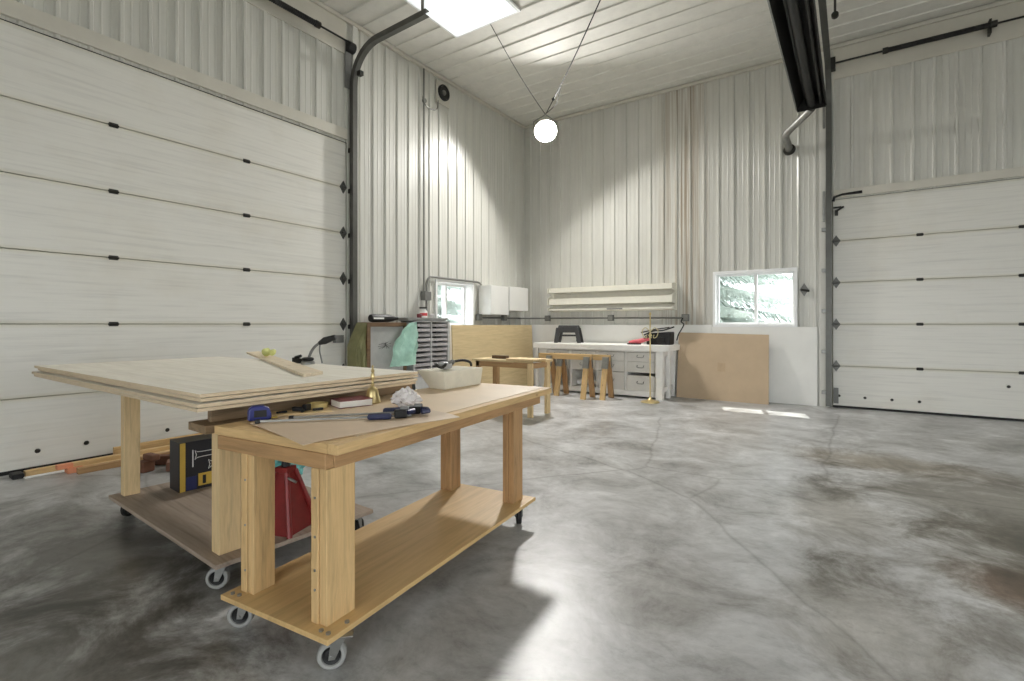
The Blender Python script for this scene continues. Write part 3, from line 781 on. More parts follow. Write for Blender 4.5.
# things stored under and beside the carts
bxo = thing('carton', 'black and yellow printed carton on the rear cart platform', 'box', (-3.53, 1.45, .15), R(-4))
CARB = plain('carton_black', srgb(28,27,32), .45); CARY = plain('carton_yellow', srgb(205,170,70), .5); CARG = plain('carton_grey_top', srgb(110,106,98), .6)
CBLU = plain('carton_blue', srgb(36,44,92), .5)
box('carton_body', (-.165,0,0,.40,0,.315), CARB, bxo, .004); box('carton_lid', (-.165,0,0,.40,.3152,.319), CARG, bxo, .001, label='dusty grey lid')
box('spine_stripe', (.0002,.0015,.004,.035,.002,.312), CARY, bxo, 0, label='yellow stripe'); box('blue_patch', (.0002,.0015,.04,.10,.004,.09), CBLU, bxo, 0)
box('yellow_block', (.0002,.0015,.11,.36,.02,.10), CARY, bxo, 0)
for k in range(4): box('dark_mark', (.0016,.0026,.135+.055*k,.155+.055*k,.03,.085), CARB, bxo, 0)
def bone(y, z):
    bm = N(); M = basis((.0017,y,z), (0,1,0), (0,0,1))
    pts = [(0,.016)]
    tube(bm, [M @ Vector((px,py,0)) for px, py in [(-.02,-.03),(-.005,-.018),(.03,-.016),(.10,-.016),(.13,-.03),(.15,-.012),(.14,0),(.15,.012),(.13,.03),(.10,.016),(.03,.016),(-.005,.018),(-.02,.03),(-.012,0)]], .0022, 5, True)
    build('bone_outline', bm, WHITE, bxo)
bone(.11,.225); bone(.19,.15)
box('white_line', (.0002,.0016,.075,.081,.15,.26), WHITE, bxo, 0)
REDJ = plain('red_paint', srgb(122,34,32), .42, .1, var=.2)
js = thing('jack_stand', 'dark red tapered jack stand on the rear cart platform', 'jack stand', (-2.47, 1.52, .15), R(20))
bm = N(); hexa(bm, [(-.105,-.105,.0),(.105,-.105,0),(.105,.105,0),(-.105,.105,0)], [(-.03,-.03,.30),(.03,-.03,.30),(.03,.03,.30),(-.03,.03,.30)]); build('pyramid_body', bm, REDJ, js, .004)
for sx, sy in ((1,-1),(-1,-1),(1,1),(-1,1)):
    bm = N(); tube(bm, [(sx*.112,sy*.112,.0),(sx*.033,sy*.033,.30)], .014, 8); build('corner_rib', bm, REDJ, js, smooth=True)
bm = N(); bx(bm, -.038,.038,-.038,.038,.295,.325); build('collar', bm, REDJ, js, .004)
bm = N(); cyl(bm, (0,0,.32), (0,0,.37), .02, seg=12); hexa(bm, [(-.03,-.02,.37),(.03,-.02,.37),(.03,.02,.37),(-.03,.02,.37)], [(-.045,-.022,.395),(.045,-.022,.395),(.045,.022,.395),(-.045,.022,.395)]); build('saddle_post', bm, BLKM, js, .002)
bm = N(); tube(bm, [(.03,-.035,.28),(.06,-.045,.275),(.10,-.045,.26)], .007, 8); build('release_handle', bm, STEEL, js)
for i, (x, y, rz, s) in enumerate(((-.25,-.02,5,1),(-.12,-.04,-8,.9))):
    pass

# crumpled bag helper
def crumple(name, dims, mat, amp, seed, parent=None, loc=(0,0,0), sub=4, pinch=None):
    bm = N(); bmesh.ops.create_icosphere(bm, subdivisions=sub, radius=1)
    for v in bm.verts:
        p = v.co.copy()
        n1 = mnoise.noise(p*2.1+Vector((seed,0,0))); n2 = mnoise.noise(p*5.3+Vector((0,seed,0))); n3 = abs(mnoise.noise(p*3.4+Vector((0,0,seed))))
        f = 1+amp*(n1*.8+n2*.35-n3*.9)
        q = p*f
        x, y, z = q.x*dims[0], q.y*dims[1], q.z*dims[2]
        if pinch: 
            k = pinch(p.z); x *= k; y *= k
        v.co = (x, y, max(z, -dims[2]*.93)+dims[2]*.93)
    return build(name, bm, mat, parent, 0, True, loc=loc)
TEAL = mat_film('teal_film', srgb(120,190,185), .9)
o = crumple('plastic_bag', (.17,.15,.17), TEAL, .55, 3.3, loc=(-3.62, 2.22, 0)); tag(o, 'teal plastic bag on the floor behind the rear cart', 'bag')

# lumber on the floor along the left door
def stick(x0,y0,x1,y1,z,w,h,m,lab,endcol=None):
    d = Vector((x1-x0,y1-y0,0)); L = d.length; a = math.atan2(d.y,d.x)
    t = thing('lumber', lab, 'lumber', (x0,y0,z), a, 'lumber lying along the left garage door')
    box('board', (0,L,-w/2,w/2,0,h), m, t, .003)
    if endcol: box('painted_end', (-.002,.10,-w/2-.001,w/2+.001,-.0005,h+.001), endcol, t, .002, label='orange painted end')
ORG = plain('orange_paint', srgb(222,146,108), .6)
stick(-5.50,1.14,-5.50,4.0,0,.06,.045,PINE('x'),'long yellow board lying nearest the left garage door')
stick(-5.42,1.12,-5.40,3.2,0,.035,.012,WHITE,'thin white strip on the floor beside the yellow board')
stick(-5.34,1.36,-5.28,3.4,0,.09,.04,PINEL('x'),'pale board with an orange end lying flat on the floor',ORG)
stick(-5.345,1.30,-5.36,3.1,  .0418,.05,.035,PINE('x'),'orange ended board on top of the pale floor board',ORG)
stick(-5.57,1.75,-5.57,4.2,0,.035,.10,PINE('x'),'yellow board standing on edge against the left garage door')
stick(-5.23,1.40,-5.16,3.3,0,.05,.05,PINED('x'),'brown squared stick at the front of the lumber')
bm = N(); bx(bm, -5.56,-5.44,1.06,1.13,0,.04); tag(build('end_block', bm, BLACK, None, .008), 'small black block at the near end of the yellow board', 'block')
REDW = plain('red_brown_wood', srgb(112,74,54), .6, var=.2)
bp = [(-4.86,1.74,0,.11,.10,.09,12),(-4.74,1.90,0,.16,.09,.075,-25),(-4.97,1.93,0,.17,.08,.08,40),(-4.84,1.78,.0905,.15,.07,.05,5)]
bl = ['red brown wood block nearest the rear cart leg','red brown wood block right of the nearest block','red brown wood block behind the other blocks','red brown wood block lying on top of the others']
for (x,y,z,a,b_,h,rz), lab in zip(bp, bl):
    o = thing('wood_block', lab, 'wood block', (x,y,z), R(rz), 'red brown wood blocks on the floor')
    bm = N(); bx(bm, -a/2,a/2,-b_/2,b_/2,0,h); build('block', bm, REDW, o, .012)

# ------------------------------------------------------------------ things on the front workbench
BLUE = plain('blue_plastic', srgb(34,42,110), .38); NAVY = plain('navy_grip', srgb(40,44,74), .45)
tm = thing('tape_measure', 'blue tape measure at near left of the front workbench', 'tape measure', (-2.165, 1.205, TZ), R(66))
bm = N(); M = basis((-.0,.022,0), (1,0,0), (0,0,1)); prism(bm, [(-.045,0),(.05,0),(.05,.025),(.042,.052),(.02,.064),(-.025,.064),(-.042,.05)], .044, M); build('case', bm, BLUE, tm, .008)
bm = N(); bx(bm, .049,.075,-.012,.012,.004,.008); build('blade', bm, CARY, tm)
bm = N(); bx(bm, -.02,.03,-.0235,-.021,.015,.045); build('side_label', bm, BLACK, tm, .001)
def bar_clamp(name, p0, p1, lab, flip):
    d = Vector(p1)-Vector(p0); L = d.length; a = math.atan2(d.y, d.x)
    c = thing(name, lab, 'clamp', (p0[0],p0[1],SZ), a, 'blue handled bar clamps on the front workbench')
    box('bar', (0,L,-.005,.005,.004,.013), STEEL, c, .001)
    bm = N(); bx(bm, L-.19,L-.085,-.013-flip*.03,.011-flip*.03,.0,.028); build('grip', bm, NAVY, c, .011)
    bm = N(); bx(bm, L-.075,L-.02,-.022,.022,.0,.036); build('jaw_head', bm, BLKM, c, .007)
    bm = N(); tube(bm, [(L-.02,0,.02),(L+.01,.03*flip,.022),(L+.012,.055*flip,.02),(L-.02,.065*flip,.018)], .012, 8); build('trigger', bm, NAVY, c, smooth=True)
    bm = N(); bx(bm, L-.05,L-.012,.015*flip-.012,.015*flip+.012,.034,.048); build('grey_pad', bm, GREYM, c, .004)
    bm = N(); bx(bm, .0,.02,-.010,.010,.0,.016); build('fixed_jaw', bm, BLKM, c, .003)
bar_clamp('bar_clamp', (-2.075,1.14), (-1.635,1.61), 'nearer bar clamp with blue grip lying on the hardboard sheet', 1)
bar_clamp('bar_clamp', (-2.04,1.27), (-1.66,1.72), 'farther bar clamp with blue grip beside the clear bag', -1)
MASK = plain('masking_tape', srgb(206,184,120), .6)
bm = N(); Mt = Matrix.Translation((-2.243,1.552,TZ)); 
lathe(bm, [(.036,0),(.052,0),(.052,.024),(.036,.024),(.036,0)], Mt, 28, False); o = build('masking_tape_roll', bm, MASK, smooth=True); tag(o, 'yellowish roll of masking tape left of the red book', 'tape roll')
sb = thing('scrap_board', 'small thin plywood scrap holding dark metal bits', 'board', (-2.185,1.43,TZ), R(60))
box('panel', (-.15,.13,-.06,.06,0,.005), PINEL('x'), sb, .001)
for i,(x,y,l,a,w,h) in enumerate(((-.09,-.02,.05,20,.012,.01),(-.02,0,.05,-30,.02,.022),(.02,.01,.04,50,.025,.03),(.07,-.01,.05,10,.013,.012),(-.0,-.03,.04,80,.014,.012))):
    bm = N(); bx(bm,-l/2,l/2,-w/2,w/2,0,h); o = tag(build('metal_bit', bm, BLKM, None, .004), ['dark metal bit at left end of the plywood scrap','dark metal bit in the middle of the plywood scrap','tallest dark metal bit on the plywood scrap','dark metal bit at right end of the plywood scrap','small dark metal bit at near edge of the plywood scrap'][i], 'metal part', 'dark metal bits on the plywood scrap')
    p = Matrix.Translation((-2.185,1.43,TZ+.0052)) @ Matrix.Rotation(R(60),4,'Z') @ Vector((x,y,0)); o.location = p; o.rotation_euler = (0,0,R(60+a))
bk = thing('book', 'dark red book with white pages beside the brass bell', 'book', (-2.15,1.69,TZ), R(74))
REDB = plain('red_cover', srgb(112,40,46), .4); PAGE = plain('book_pages', srgb(226,222,214), .7)
box('pages', (-.085,.085,-.062,.060,.003,.034), PAGE, bk, .001); box('cover', (-.088,.088,-.065,.064,.034,.038), REDB, bk, .001); box('cover', (-.088,.088,-.065,.064,0,.003), REDB, bk, .001)
box('spine', (-.088,.088,.060,.0645,.002,.036), REDB, bk, .001); box('cover_label', (-.06,.06,-.03,.03,.038,.0385), plain('red_label', srgb(150,90,92), .5), bk, 0)
bm = N(); lathe(bm, [(.0,.012),(.036,.006),(.040,.0),(.043,.004),(.040,.02),(.033,.045),(.030,.062),(.024,.076),(.011,.084),(.007,.092),(.011,.098),(.007,.104),(.006,.118),(.010,.126),(.012,.14),(.009,.155),(.006,.162),(.010,.170),(.006,.180),(.004,.190),(.007,.194),(.003,.202),(0,.203)], None, 26)
o = build('hand_bell', bm, BRASS, smooth=True, loc=(-2.135,1.815,TZ)); tag(o, 'small brass hand bell standing on the front workbench', 'bell')
CLEAR = mat_film('clear_film', srgb(240,236,236), .72, .2)
o = crumple('clear_bag', (.085,.07,.052), CLEAR, .42, 8.1, loc=(-1.865,1.80,TZ+.005), pinch=lambda z: 1-.55*max(0,z)); tag(o, 'crumpled clear plastic bag behind the clamp handles', 'bag')
FOAM = plain('white_foam', srgb(228,222,204), .8, var=.06, scale=10, bmp=.3)
fb = thing('foam_box', 'white foam box at the far end of the front workbench', 'box', (-2.17,2.42,TZ))
fbm = N(); hexa(fbm, [(-.13,.01,0),(0,.01,0),(0,.39,0),(-.13,.39,0)], [(-.235,-.008,.118),(.012,-.004,.118),(.012,.40,.118),(-.235,.40,.118)]); build('shell', fbm, FOAM, fb, .006)
bm = N(); 
for (y0,z0,y1,z1,w) in ((.05,.03,.12,.05,.004),(.2,.05,.28,.02,.005),(.30,.08,.36,.04,.004),(.1,.085,.2,.075,.003)):
    bx(bm, .0035+.0,.0095+.003, y0,y1, z0, z0+.008)
bm.free()
gg = thing('safety_goggles', 'safety goggles with dark strap on the white foam box', 'goggles', (-2.24,2.45,TZ+.1215))
bm = N(); tube(bm, [(.035*math.cos(t), .03*math.sin(t)+.02, .03+.028*math.sin(t*2)*.4) for t in [2*math.pi*i/16 for i in range(16)]], .010, 8, True); build('lens_ring', bm, DKST, gg, smooth=True)
bm = N(); tube(bm, [(.035*math.cos(t), .03*math.sin(t)+.10, .03+.025*math.cos(t)) for t in [2*math.pi*i/16 for i in range(16)]], .010, 8, True); build('lens_ring', bm, GREYM, gg, smooth=True)
bm = N(); bx(bm, -.03,.03,.02,.11,.005,.05); build('lens_body', bm, mat_film('goggle_lens', srgb(190,190,188), .8), gg, .015)
bm = N(); tube(bm, smoothpath([(0,.12,.03),(-.02,.18,.045),(0,.25,.05),(.01,.31,.035),(.0,.34,.008)]), .009, 8); build('strap', bm, BLACK, gg, smooth=True)

# ------------------------------------------------------------------ left wall storage
oc = thing('parts_cabinet', 'grey drawer organizer with two columns of small drawers', 'cabinet', (-5.58, 5.27, 0))
ORGM = plain('organizer_grey', srgb(186,186,184), .5); DRAW = plain('drawer_plastic', srgb(176,172,172), .3, var=.2, scale=30)
W, HT = .80, 1.275
bm = N(); 
bx(bm, 0,.27,0,.035,0,HT); bx(bm, 0,.27,W-.05,W,0,HT); bx(bm, 0,.27,W/2-.03,W/2-.005,.44,HT); bx(bm, 0,.27,0,W,HT-.02,HT); bx(bm,0,.27,0,W,0,.44); bx(bm,0,.02,0,W,0,HT)
build('case', bm, ORGM, oc, .003)
bm = N(); bx(bm, .02,.03,.035,W-.05,.44,HT-.02); build('dark_back', bm, BLACK, oc)
nr = 11; pit = (HT-.02-.44)/nr
for c2, (y0,y1) in enumerate(((.037,W/2-.032),(W/2-.003,W-.052))):
    for r in range(nr):
        z0 = .44+pit*r+.004
        bm = N(); j = random.uniform(-.012,.012)
        bx(bm, .04,.262+j,y0,y1,z0,z0+pit*.62); bx(bm,.262+j,.278+j,y0+.05,y1-.05,z0+.006,z0+.022)
        build('drawer', bm, DRAW, oc, .003)
for z in (.55,.8,1.05): box('side_tab', (.1,.16,W,W+.012,z,z+.1), BLKM, oc)
GREEN = mat_film('mint_film', srgb(190,234,216), .6, .3)
def hang_bag():
    bm = N(); rows = []
    n, m = 18, 14
    for j in range(m+1):
        t = j/m; row = []
        wd = .03+.20*math.sin(min(1,t*1.15)*math.pi*.62)
        for i in range(n):
            a = 2*math.pi*i/n
            p = Vector((math.cos(a)*.06*(.3+t), math.sin(a)*wd - .24*t*(1 if t<.75 else 1-(t-.75)*1.2), -.60*t))
            k = mnoise.noise(Vector((math.cos(a)*1.6, math.sin(a)*1.6, t*3.5)))*.055
            p += Vector((k*.8, k*1.3, k*.5)); row.append(bm.verts.new(p))
        rows.append(row)
    for A, B in zip(rows, rows[1:]):
        for i in range(n): bm.faces.new((A[i],A[(i+1)%n],B[(i+1)%n],B[i]))
    bm.faces.new(rows[0]); bm.faces.new(rows[-1][::-1])
    return bm
o = build('carrier_bag', hang_bag(), GREEN, smooth=True, loc=(-5.235,5.17,1.245)); tag(o, 'mint green plastic bag hanging at left of the drawer organizer', 'bag')
tr = thing('tray', 'pale shallow tray of odds and ends on the drawer organizer', 'tray', (-5.58,5.13,HT+.001))
bm = N(); hexa(bm, [(.02,.08,0),(.24,.08,0),(.24,.86,0),(.02,.86,0)], [(.0,0,.045),(.29,0,.045),(.29,.92,.045),(.0,.92,.045)]); build('tray_body', bm, ORGM, tr, .004)
bt2 = thing('bottle', 'white bottle with dark cap and red label on the drawer organizer', 'bottle', (-5.45,5.62,HT+.047))
bm = N(); lathe(bm, [(.0,0),(.055,0),(.058,.02),(.058,.10),(.04,.125),(.04,.14),(0,.14)]); build('bottle_body', bm, WHITE, bt2, smooth=True)
bm = N(); lathe(bm, [(.0,.14),(.062,.14),(.062,.165),(0,.165)]); build('cap', bm, DKST, bt2)
bm = N(); lathe(bm, [(.0595,.03),(.0597,.03),(.0597,.075),(.0595,.075)]); build('red_label', bm, plain('red_print', srgb(190,60,60), .5), bt2)
for i,(y,lab,m) in enumerate(((5.50,'small red lidded jar left of the white bottle', REDB),(5.78,'grey cup right of the white bottle', ORGM))):
    bm = N(); lathe(bm, [(0,0),(.035,0),(.04,.05),(.03,.06),(0,.06)]); o = build('jar', bm, m, smooth=True, loc=(-5.42,y,HT+.047)); tag(o, lab, 'jar')
# framed grey panel
fp = thing('framed_cabinet', 'grey panel in a brown wooden frame left of the organizer', 'cabinet', (-5.59,4.47,0))
DBR = wood('dark_frame', srgb(118,92,66), 'y', .25)
bm = N(); bx(bm, 0,.20,0,.70,0,1.235); build('body', bm, DBR, fp, .004)
bm = N(); bx(bm, .20,.235,-.01,.05,0,1.25); bx(bm, .20,.235,.66,.71,0,1.25); bx(bm, .20,.235,.05,.66,1.19,1.25); bx(bm,.0,.2,-.01,.71,1.236,1.25); build('frame', bm, DBR, fp, .004)
GPAN = plain('grey_panel', srgb(168,168,164), .5, var=.12, scale=5)
box('panel', (.201,.215,.05,.66,.02,1.19), GPAN, fp, 0)
bm = N()
for k in range(8):
    a = k*.8; tube(bm, smoothpath([(.217,.25+.06*math.cos(a),.92+.04*math.sin(a)),(.217,.33,.94+.02*math.sin(k)),(.217,.36+.07*math.cos(a+2),.93+.05*math.sin(a+2))],4), .0025, 4)
build('scribble', bm, DKST, fp)
OLV = plain('olive_canvas', srgb(132,130,92), .85, var=.15, scale=8)
bm = N()
prof = [(0,.0),(.30,.0),(.30,.93),(.22,1.05),(.12,1.20),(.06,1.262),(-.02,1.262)]
def fold(z, k): return .03*math.sin(z*9+k)+.02*math.sin(z*17+2*k)
rows = []
for j in range(17):
    z = 1.245*j/16
    wdt = .19 if z < .95 else .19-.15*((z-.95)/.295)
    row = []
    for i in range(9):
        s = i/8; y = 4.452-wdt*s
        row.append(bm.verts.new((-5.36+.025*math.sin(i*1.9+z*4)+(.04*s), y+fold(z,i)*.3*s, z)))
    for i in range(9):
        s = 1-i/8; y = 4.452-wdt*s
        row.append(bm.verts.new((-5.51, y, z)))
    rows.append(row)
for A, B in zip(rows, rows[1:]):
    n = len(A)
    for i in range(n): bm.faces.new((A[i],A[(i+1)%n],B[(i+1)%n],B[i]))
bm.faces.new(rows[0]); bm.faces.new(rows[-1])
tag(build('canvas_cover', bm, OLV, smooth=True), 'olive canvas cover draped at left of the framed panel', 'cover')
bc = thing('blower_tube', 'black tapered tool tube lying on top of the framed panel', 'tool', (-5.42,4.60,1.25+.056))
bm = N(); tube(bm, [(0,-.03,0),(0,.0,.0),(0,.28,0),(0,.36,0),(.0,.42,.0),(.0,.46,.0)], [.05,.056,.054,.042,.026,.022], 16); build('barrel', bm, BLKM, bc, smooth=True)
bm = N(); bx(bm, .054,.058,-.02,.16,-.012,.012); build('white_label', bm, WHITE, bc)
# leaning 4x8 sheet under the cabinets
bm = N(); hexa(bm, [(-5.30,6.15,0),(-5.28,6.15,0),(-5.28,8.59,0),(-5.30,8.59,0)], [(-5.37,6.17,1.21),(-5.35,6.17,1.21),(-5.35,8.61,1.21),(-5.37,8.61,1.21)])
tag(build('leaning_plywood', bm, PLYY('y'), None, .001), 'large golden plywood sheet leaning against the left wall under the cabinets', 'plywood')
for i,(y,z,s) in enumerate(()): pass

# ------------------------------------------------------------------ small wooden stand between carts and bench
sd = thing('wooden_stand', 'small rough wooden table in front of the golden plywood', 'table', (-3.45,5.55,0), R(0))
for (x0,x1,y0,y1,m) in ((-.07,0,0,.045,PINEL('z')),(-.045,0,.40,.49,PINEL('z')),(-.94,-.88,.02,.07,PINED('z')),(-.94,-.86,.42,.49,PINED('z'))):
    box('leg', (x0,x1,y0,y1,0,.71), m, sd, .003)
box('apron', (-.94,-.07,.02,.06,.64,.71), PINED('x'), sd, .003); box('end_rail', (-.04,-.002,.045,.40,.64,.71), PINED('y'), sd, .003)
box('top_board', (-1.0,-.28,.0,.52,.7105,.74), PLYY('x'), sd, .003)
box('top_board', (-.40,.04,-.02,.30,.7405,.765), PINEL('x'), sd, .003, label='pale board overlapping the right end')
box('top_board', (-.27,.03,.31,.51,.7105,.745), PINEL('x'), sd, .003)
bm = N(); bx(bm, -4.22,-3.98,5.72,5.80,.741,.785); tag(build('wood_offcut', bm, HARDD, None, .003), 'dark wood offcut lying on the small wooden table', 'offcut')

# ------------------------------------------------------------------ white workbench along the back wall
wb = thing('long_workbench', 'long white workbench with rounded corner along the back wall', 'workbench', (-2.43, 7.95, 0))
BW = plain('bench_white', srgb(240,238,233), .45, var=.04)
bm = N(); pts = [(-2.48,0),(-.16,0)] + [(-.16+.16*math.sin(R(a)), .16-.16*math.cos(R(a))) for a in range(10,91,10)] + [(0,.78),(-2.48,.78)]
prism(bm, pts, .095, Matrix.Translation((0,0,.785))); build('bench_top', bm, BW, wb, .006)
for x0,x1,y0,y1 in ((-.195,-.085,.05,.10),(-.13,-.085,.10,.17),(-.13,-.06,.36,.43),(-.14,-.06,.66,.74),(-2.45,-2.40,.03,.09)): box('leg', (x0,x1,y0,y1,0,.79), BW, wb, .004)
box('side_rail', (-.12,-.09,.17,.66,.12,.20), BW, wb, .003); box('side_rail', (-.12,-.09,.17,.66,.70,.79), BW, wb, .003)
box('toe_rail', (-2.37,-.20,.12,.15,.03,.10), BW, wb, .003); box('rear_rail', (-2.45,-.15,.70,.74,.55,.65), BW, wb, .003)
CABG = plain('drawer_grey', srgb(214,211,204), .45, var=.04)
def drawers(x0, x1, rows, lab):
    o = thing('drawer_cabinet', lab, 'drawer cabinet', (x0, 8.06, .10), 0, 'drawer units under the white workbench')
    w = x1-x0
    bm = N(); bx(bm, 0,.018,0,.55,0,.68); bx(bm, w-.018,w,0,.55,0,.68); bx(bm,.018,w-.018,.53,.55,0,.68); bx(bm,.018,w-.018,0,.55,.662,.68); bx(bm,.018,w-.018,0,.55,0,.02); build('body', bm, BW, o, .002)
    for z0,z1,inset in rows:
        d = box('drawer', (.022,w-.022,-.018+inset,.48,z0,z1), CABG, o, .004)
        bm = N(); c = w/2; h = (z0+z1)/2+.01
        tube(bm, smoothpath([(c-.055,-.018+inset,h+.02),(c-.055,-.04+inset,h+.01),(c-.05,-.045+inset,h-.012),(c,-.045+inset,h-.016),(c+.05,-.045+inset,h-.012),(c+.055,-.04+inset,h+.01),(c+.055,-.018+inset,h+.02)],3), .006, 6); build('handle', bm, STEEL, d, smooth=True)
R3 = [(.505,.655,0),(.325,.50,0),(.02,.275,0)]
drawers(-3.145,-2.63,R3,'drawer unit at the right end of the white workbench')
drawers(-3.665,-3.15,[(.505,.655,0),(.325,.50,0),(.02,.315,0)],'drawer unit second from the right under the white workbench')
drawers(-4.185,-3.67,[(.505,.655,0),(.325,.50,0)],'drawer unit with an open bay behind the sawhorses')
drawers(-4.705,-4.19,[(.505,.655,0),(.325,.50,0)],'drawer unit at the left end of the white workbench')
o = cable('pipe_roll', [(-4.15,8.30,.18),(-3.70,8.28,.18)], .055, WHITE, 'white roll lying in the open bay of the workbench', 'roll', seg=16)
BT = .881
# black step stool
ss = thing('step_stool', 'black plastic step stool standing on the white workbench', 'stool', (-4.38,8.36,BT), R(14))
SPL = plain('stool_black', srgb(58,58,58), .55)
bm = N(); hexa(bm, [(-.19,-.11,.27),(.19,-.11,.27),(.19,.11,.27),(-.19,.11,.27)], [(-.175,-.10,.325),(.175,-.10,.325),(.175,.10,.325),(-.175,.10,.325)]); build('seat', bm, SPL, ss, .012)
for sx in (-1,1):
    for sy in (-1,1):
        bm = N(); x, y = sx*.17, sy*.09
        hexa(bm, [(x+sx*.05-.035,y+sy*.03-.02,0),(x+sx*.05+.035,y+sy*.03-.02,0),(x+sx*.05+.035,y+sy*.03+.02,0),(x+sx*.05-.035,y+sy*.03+.02,0)],
                 [(x-.05,y-.02,.28),(x+.03 if sx>0 else x+.05,y-.02,.28),(x+.03 if sx>0 else x+.05,y+.02,.28),(x-.05,y+.02,.28)]); build('leg', bm, SPL, ss, .006)
box('side_panel', (.16,.185,-.10,.10,.03,.28), SPL, ss, .004); box('lower_step', (-.15,.15,-.02,.12,.12,.15), SPL, ss, .006); box('front_skirt', (-.16,.16,-.125,-.105,.19,.28), SPL, ss, .004); box('rear_skirt', (-.16,.16,.105,.125,.19,.28), SPL, ss, .004)
# red sander and black tool case
REDT = plain('red_tool', srgb(206,92,100), .45)
rs = thing('sander', 'red and black power sander lying on the white workbench', 'power tool', (-2.98,8.22,BT), R(5))
bm = N(); tube(bm, [(-.17,0,.03),(-.1,0,.045),(.0,0,.055),(.10,0,.085),(.17,0,.10)], [.024,.036,.04,.035,.03], 12); build('tool_body', bm, REDT, rs, smooth=True)
bm = N(); bx(bm, -.19,.03,-.05,.05,0,.022); build('sanding_plate', bm, BLACK, rs, .006)
bm = N(); tube(bm, [(.09,0,.09),(.16,0,.14),(.22,0,.12)], [.03,.035,.028], 10); build('rear_grip', bm, BLACK, rs, smooth=True)
tb = thing('tool_bag', 'black open tool bag at the right end of the white workbench', 'bag', (-2.68,8.42,BT), R(-4))
bm = N(); hexa(bm, [(-.21,-.11,0),(.20,-.11,0),(.20,.11,0),(-.21,.11,0)], [(-.20,-.08,.19),(.21,-.10,.22),(.21,.10,.22),(-.20,.08,.19)]); build('bag_body', bm, BLACK, tb, .02)
bm = N(); tube(bm, smoothpath([(-.25,-.09,.16),(-.08,-.10,.23),(.08,-.1,.24),(.26,-.06,.30)]), .012, 8); build('shoulder_strap', bm, BLKM, tb, smooth=True)
bm = N(); tube(bm, [(-.30,-.10,.20),(-.05,-.08,.26),(.18,-.06,.29)], .010, 8); build('tool_shaft', bm, DKST, tb)
for x in (-.1,.06): box('pocket', (x-.05,x+.06,-.135,-.105,.03,.13), BLKM, tb, .008)
# brass stand in front of the bench
cs = thing('brass_stand', 'tall thin brass stand in front of the white workbench', 'stand', (-2.625,7.74,0))
bm = N(); lathe(bm, [(.0,0),(.145,0),(.145,.012),(.12,.026),(.06,.034),(.035,.05),(.018,.065),(.014,.09),(.0,.09)], None, 28); build('base', bm, BRASS, cs, smooth=True)
bm = N(); lathe(bm, [(.010,.07),(.010,.66),(.017,.665),(.017,.68),(.010,.685),(.010,1.0),(.024,1.01),(.018,1.03),(.03,1.05),(.014,1.08),(.010,1.09),(.010,1.36),(.016,1.37),(.02,1.385),(.012,1.40),(0,1.42)], None, 14); build('pole', bm, BRASS, cs, smooth=True)
PALEB = plain('pale_brass', srgb(214,204,160), .3, .7)
for k in range(4):
    a = R(20+90*k); ca, sa = math.cos(a), math.sin(a)
    bm = N(); tube(bm, [Vector((ca*r, sa*r, z)) for r, z in smoothpath2] if False else smoothpath([(ca*.012,sa*.012,1.12),(ca*.07,sa*.07,1.17),(ca*.12,sa*.12,1.12),(ca*.10,sa*.10,1.03),(ca*.05,sa*.05,1.01),(ca*.06,sa*.06,1.06)],4), .007, 6); build('scroll_arm', bm, PALEB, cs, smooth=True)
# cardboard leaning on the wall
cb = thing('cardboard_sheet', 'big brown cardboard sheet leaning on the white wall panel', 'cardboard', (-1.05,8.53,0))
bm = N(); hexa(bm, [(-1.40,.02,0),(0,-.02,0),(0,-.008,0),(-1.40,.032,0)], [(-1.41,.195,1.085),(-.02,.165,1.06),(-.02,.177,1.06),(-1.41,.207,1.085)]); build('sheet', bm, CARD, cb, .001)
CARD2 = plain('cardboard_print', srgb(183,160,131), .75)
def cface(x, z):
    t = -x/1.4; lo = -.02+.04*t; hi = .165+.03*t; return lo+(hi-lo)*z/(1.06+.025*t)
bm = N(); q = [(-.76,.46),(-.64,.46),(-.64,.60),(-.76,.60)]
hexa(bm, [(x, cface(x,z)-.001, z) for x, z in q], [(x, cface(x,z)+.004, z) for x, z in q]); build('printed_mark', bm, CARD2, cb)

# ------------------------------------------------------------------ sawhorses
def sawhorse(loc, lab, back=.72):
    o = thing('sawhorse', lab, 'sawhorse', loc, R(-2), 'wooden sawhorses in front of the white workbench')
    box('beam', (-back-.24,.06,-.022,.022,.63,.72), PINE('x'), o, .003)
    for x in (-back, 0):
        for s in (-1,1):
            bm = N(); 
            hexa(bm, [(x-.045,s*.17-.02,0),(x+.045,s*.17-.02,0),(x+.045,s*.17+.02,0),(x-.045,s*.17+.02,0)], [(x-.045,s*.042-.019,.66),(x+.045,s*.042-.019,.66),(x+.045,s*.042+.019,.66),(x-.045,s*.042+.019,.66)])
            build('leg', bm, PINE('z') if s < 0 else PINED('z'), o, .003)
        bm = N()
        for s in (-1,1): 
            hexa(bm, [(x-.05,s*.083-.0235+.0,.5),(x+.05,s*.083-.0235,.5),(x+.05,s*.083+.0235,.5),(x-.05,s*.083+.0235,.5)], [(x-.05,s*.044-.0225,.685),(x+.05,s*.044-.0225,.685),(x+.05,s*.044+.0225,.685),(x-.05,s*.044+.0225,.685)])
        build('bracket', bm, STEEL, o, .001, label='steel leg bracket')
    return o
s1 = sawhorse((-3.62,7.58,0), 'sawhorse nearest the small wooden table in front of the drawers')
sawhorse((-3.33,7.69,0), 'sawhorse set farther right in front of the drawers', .86)

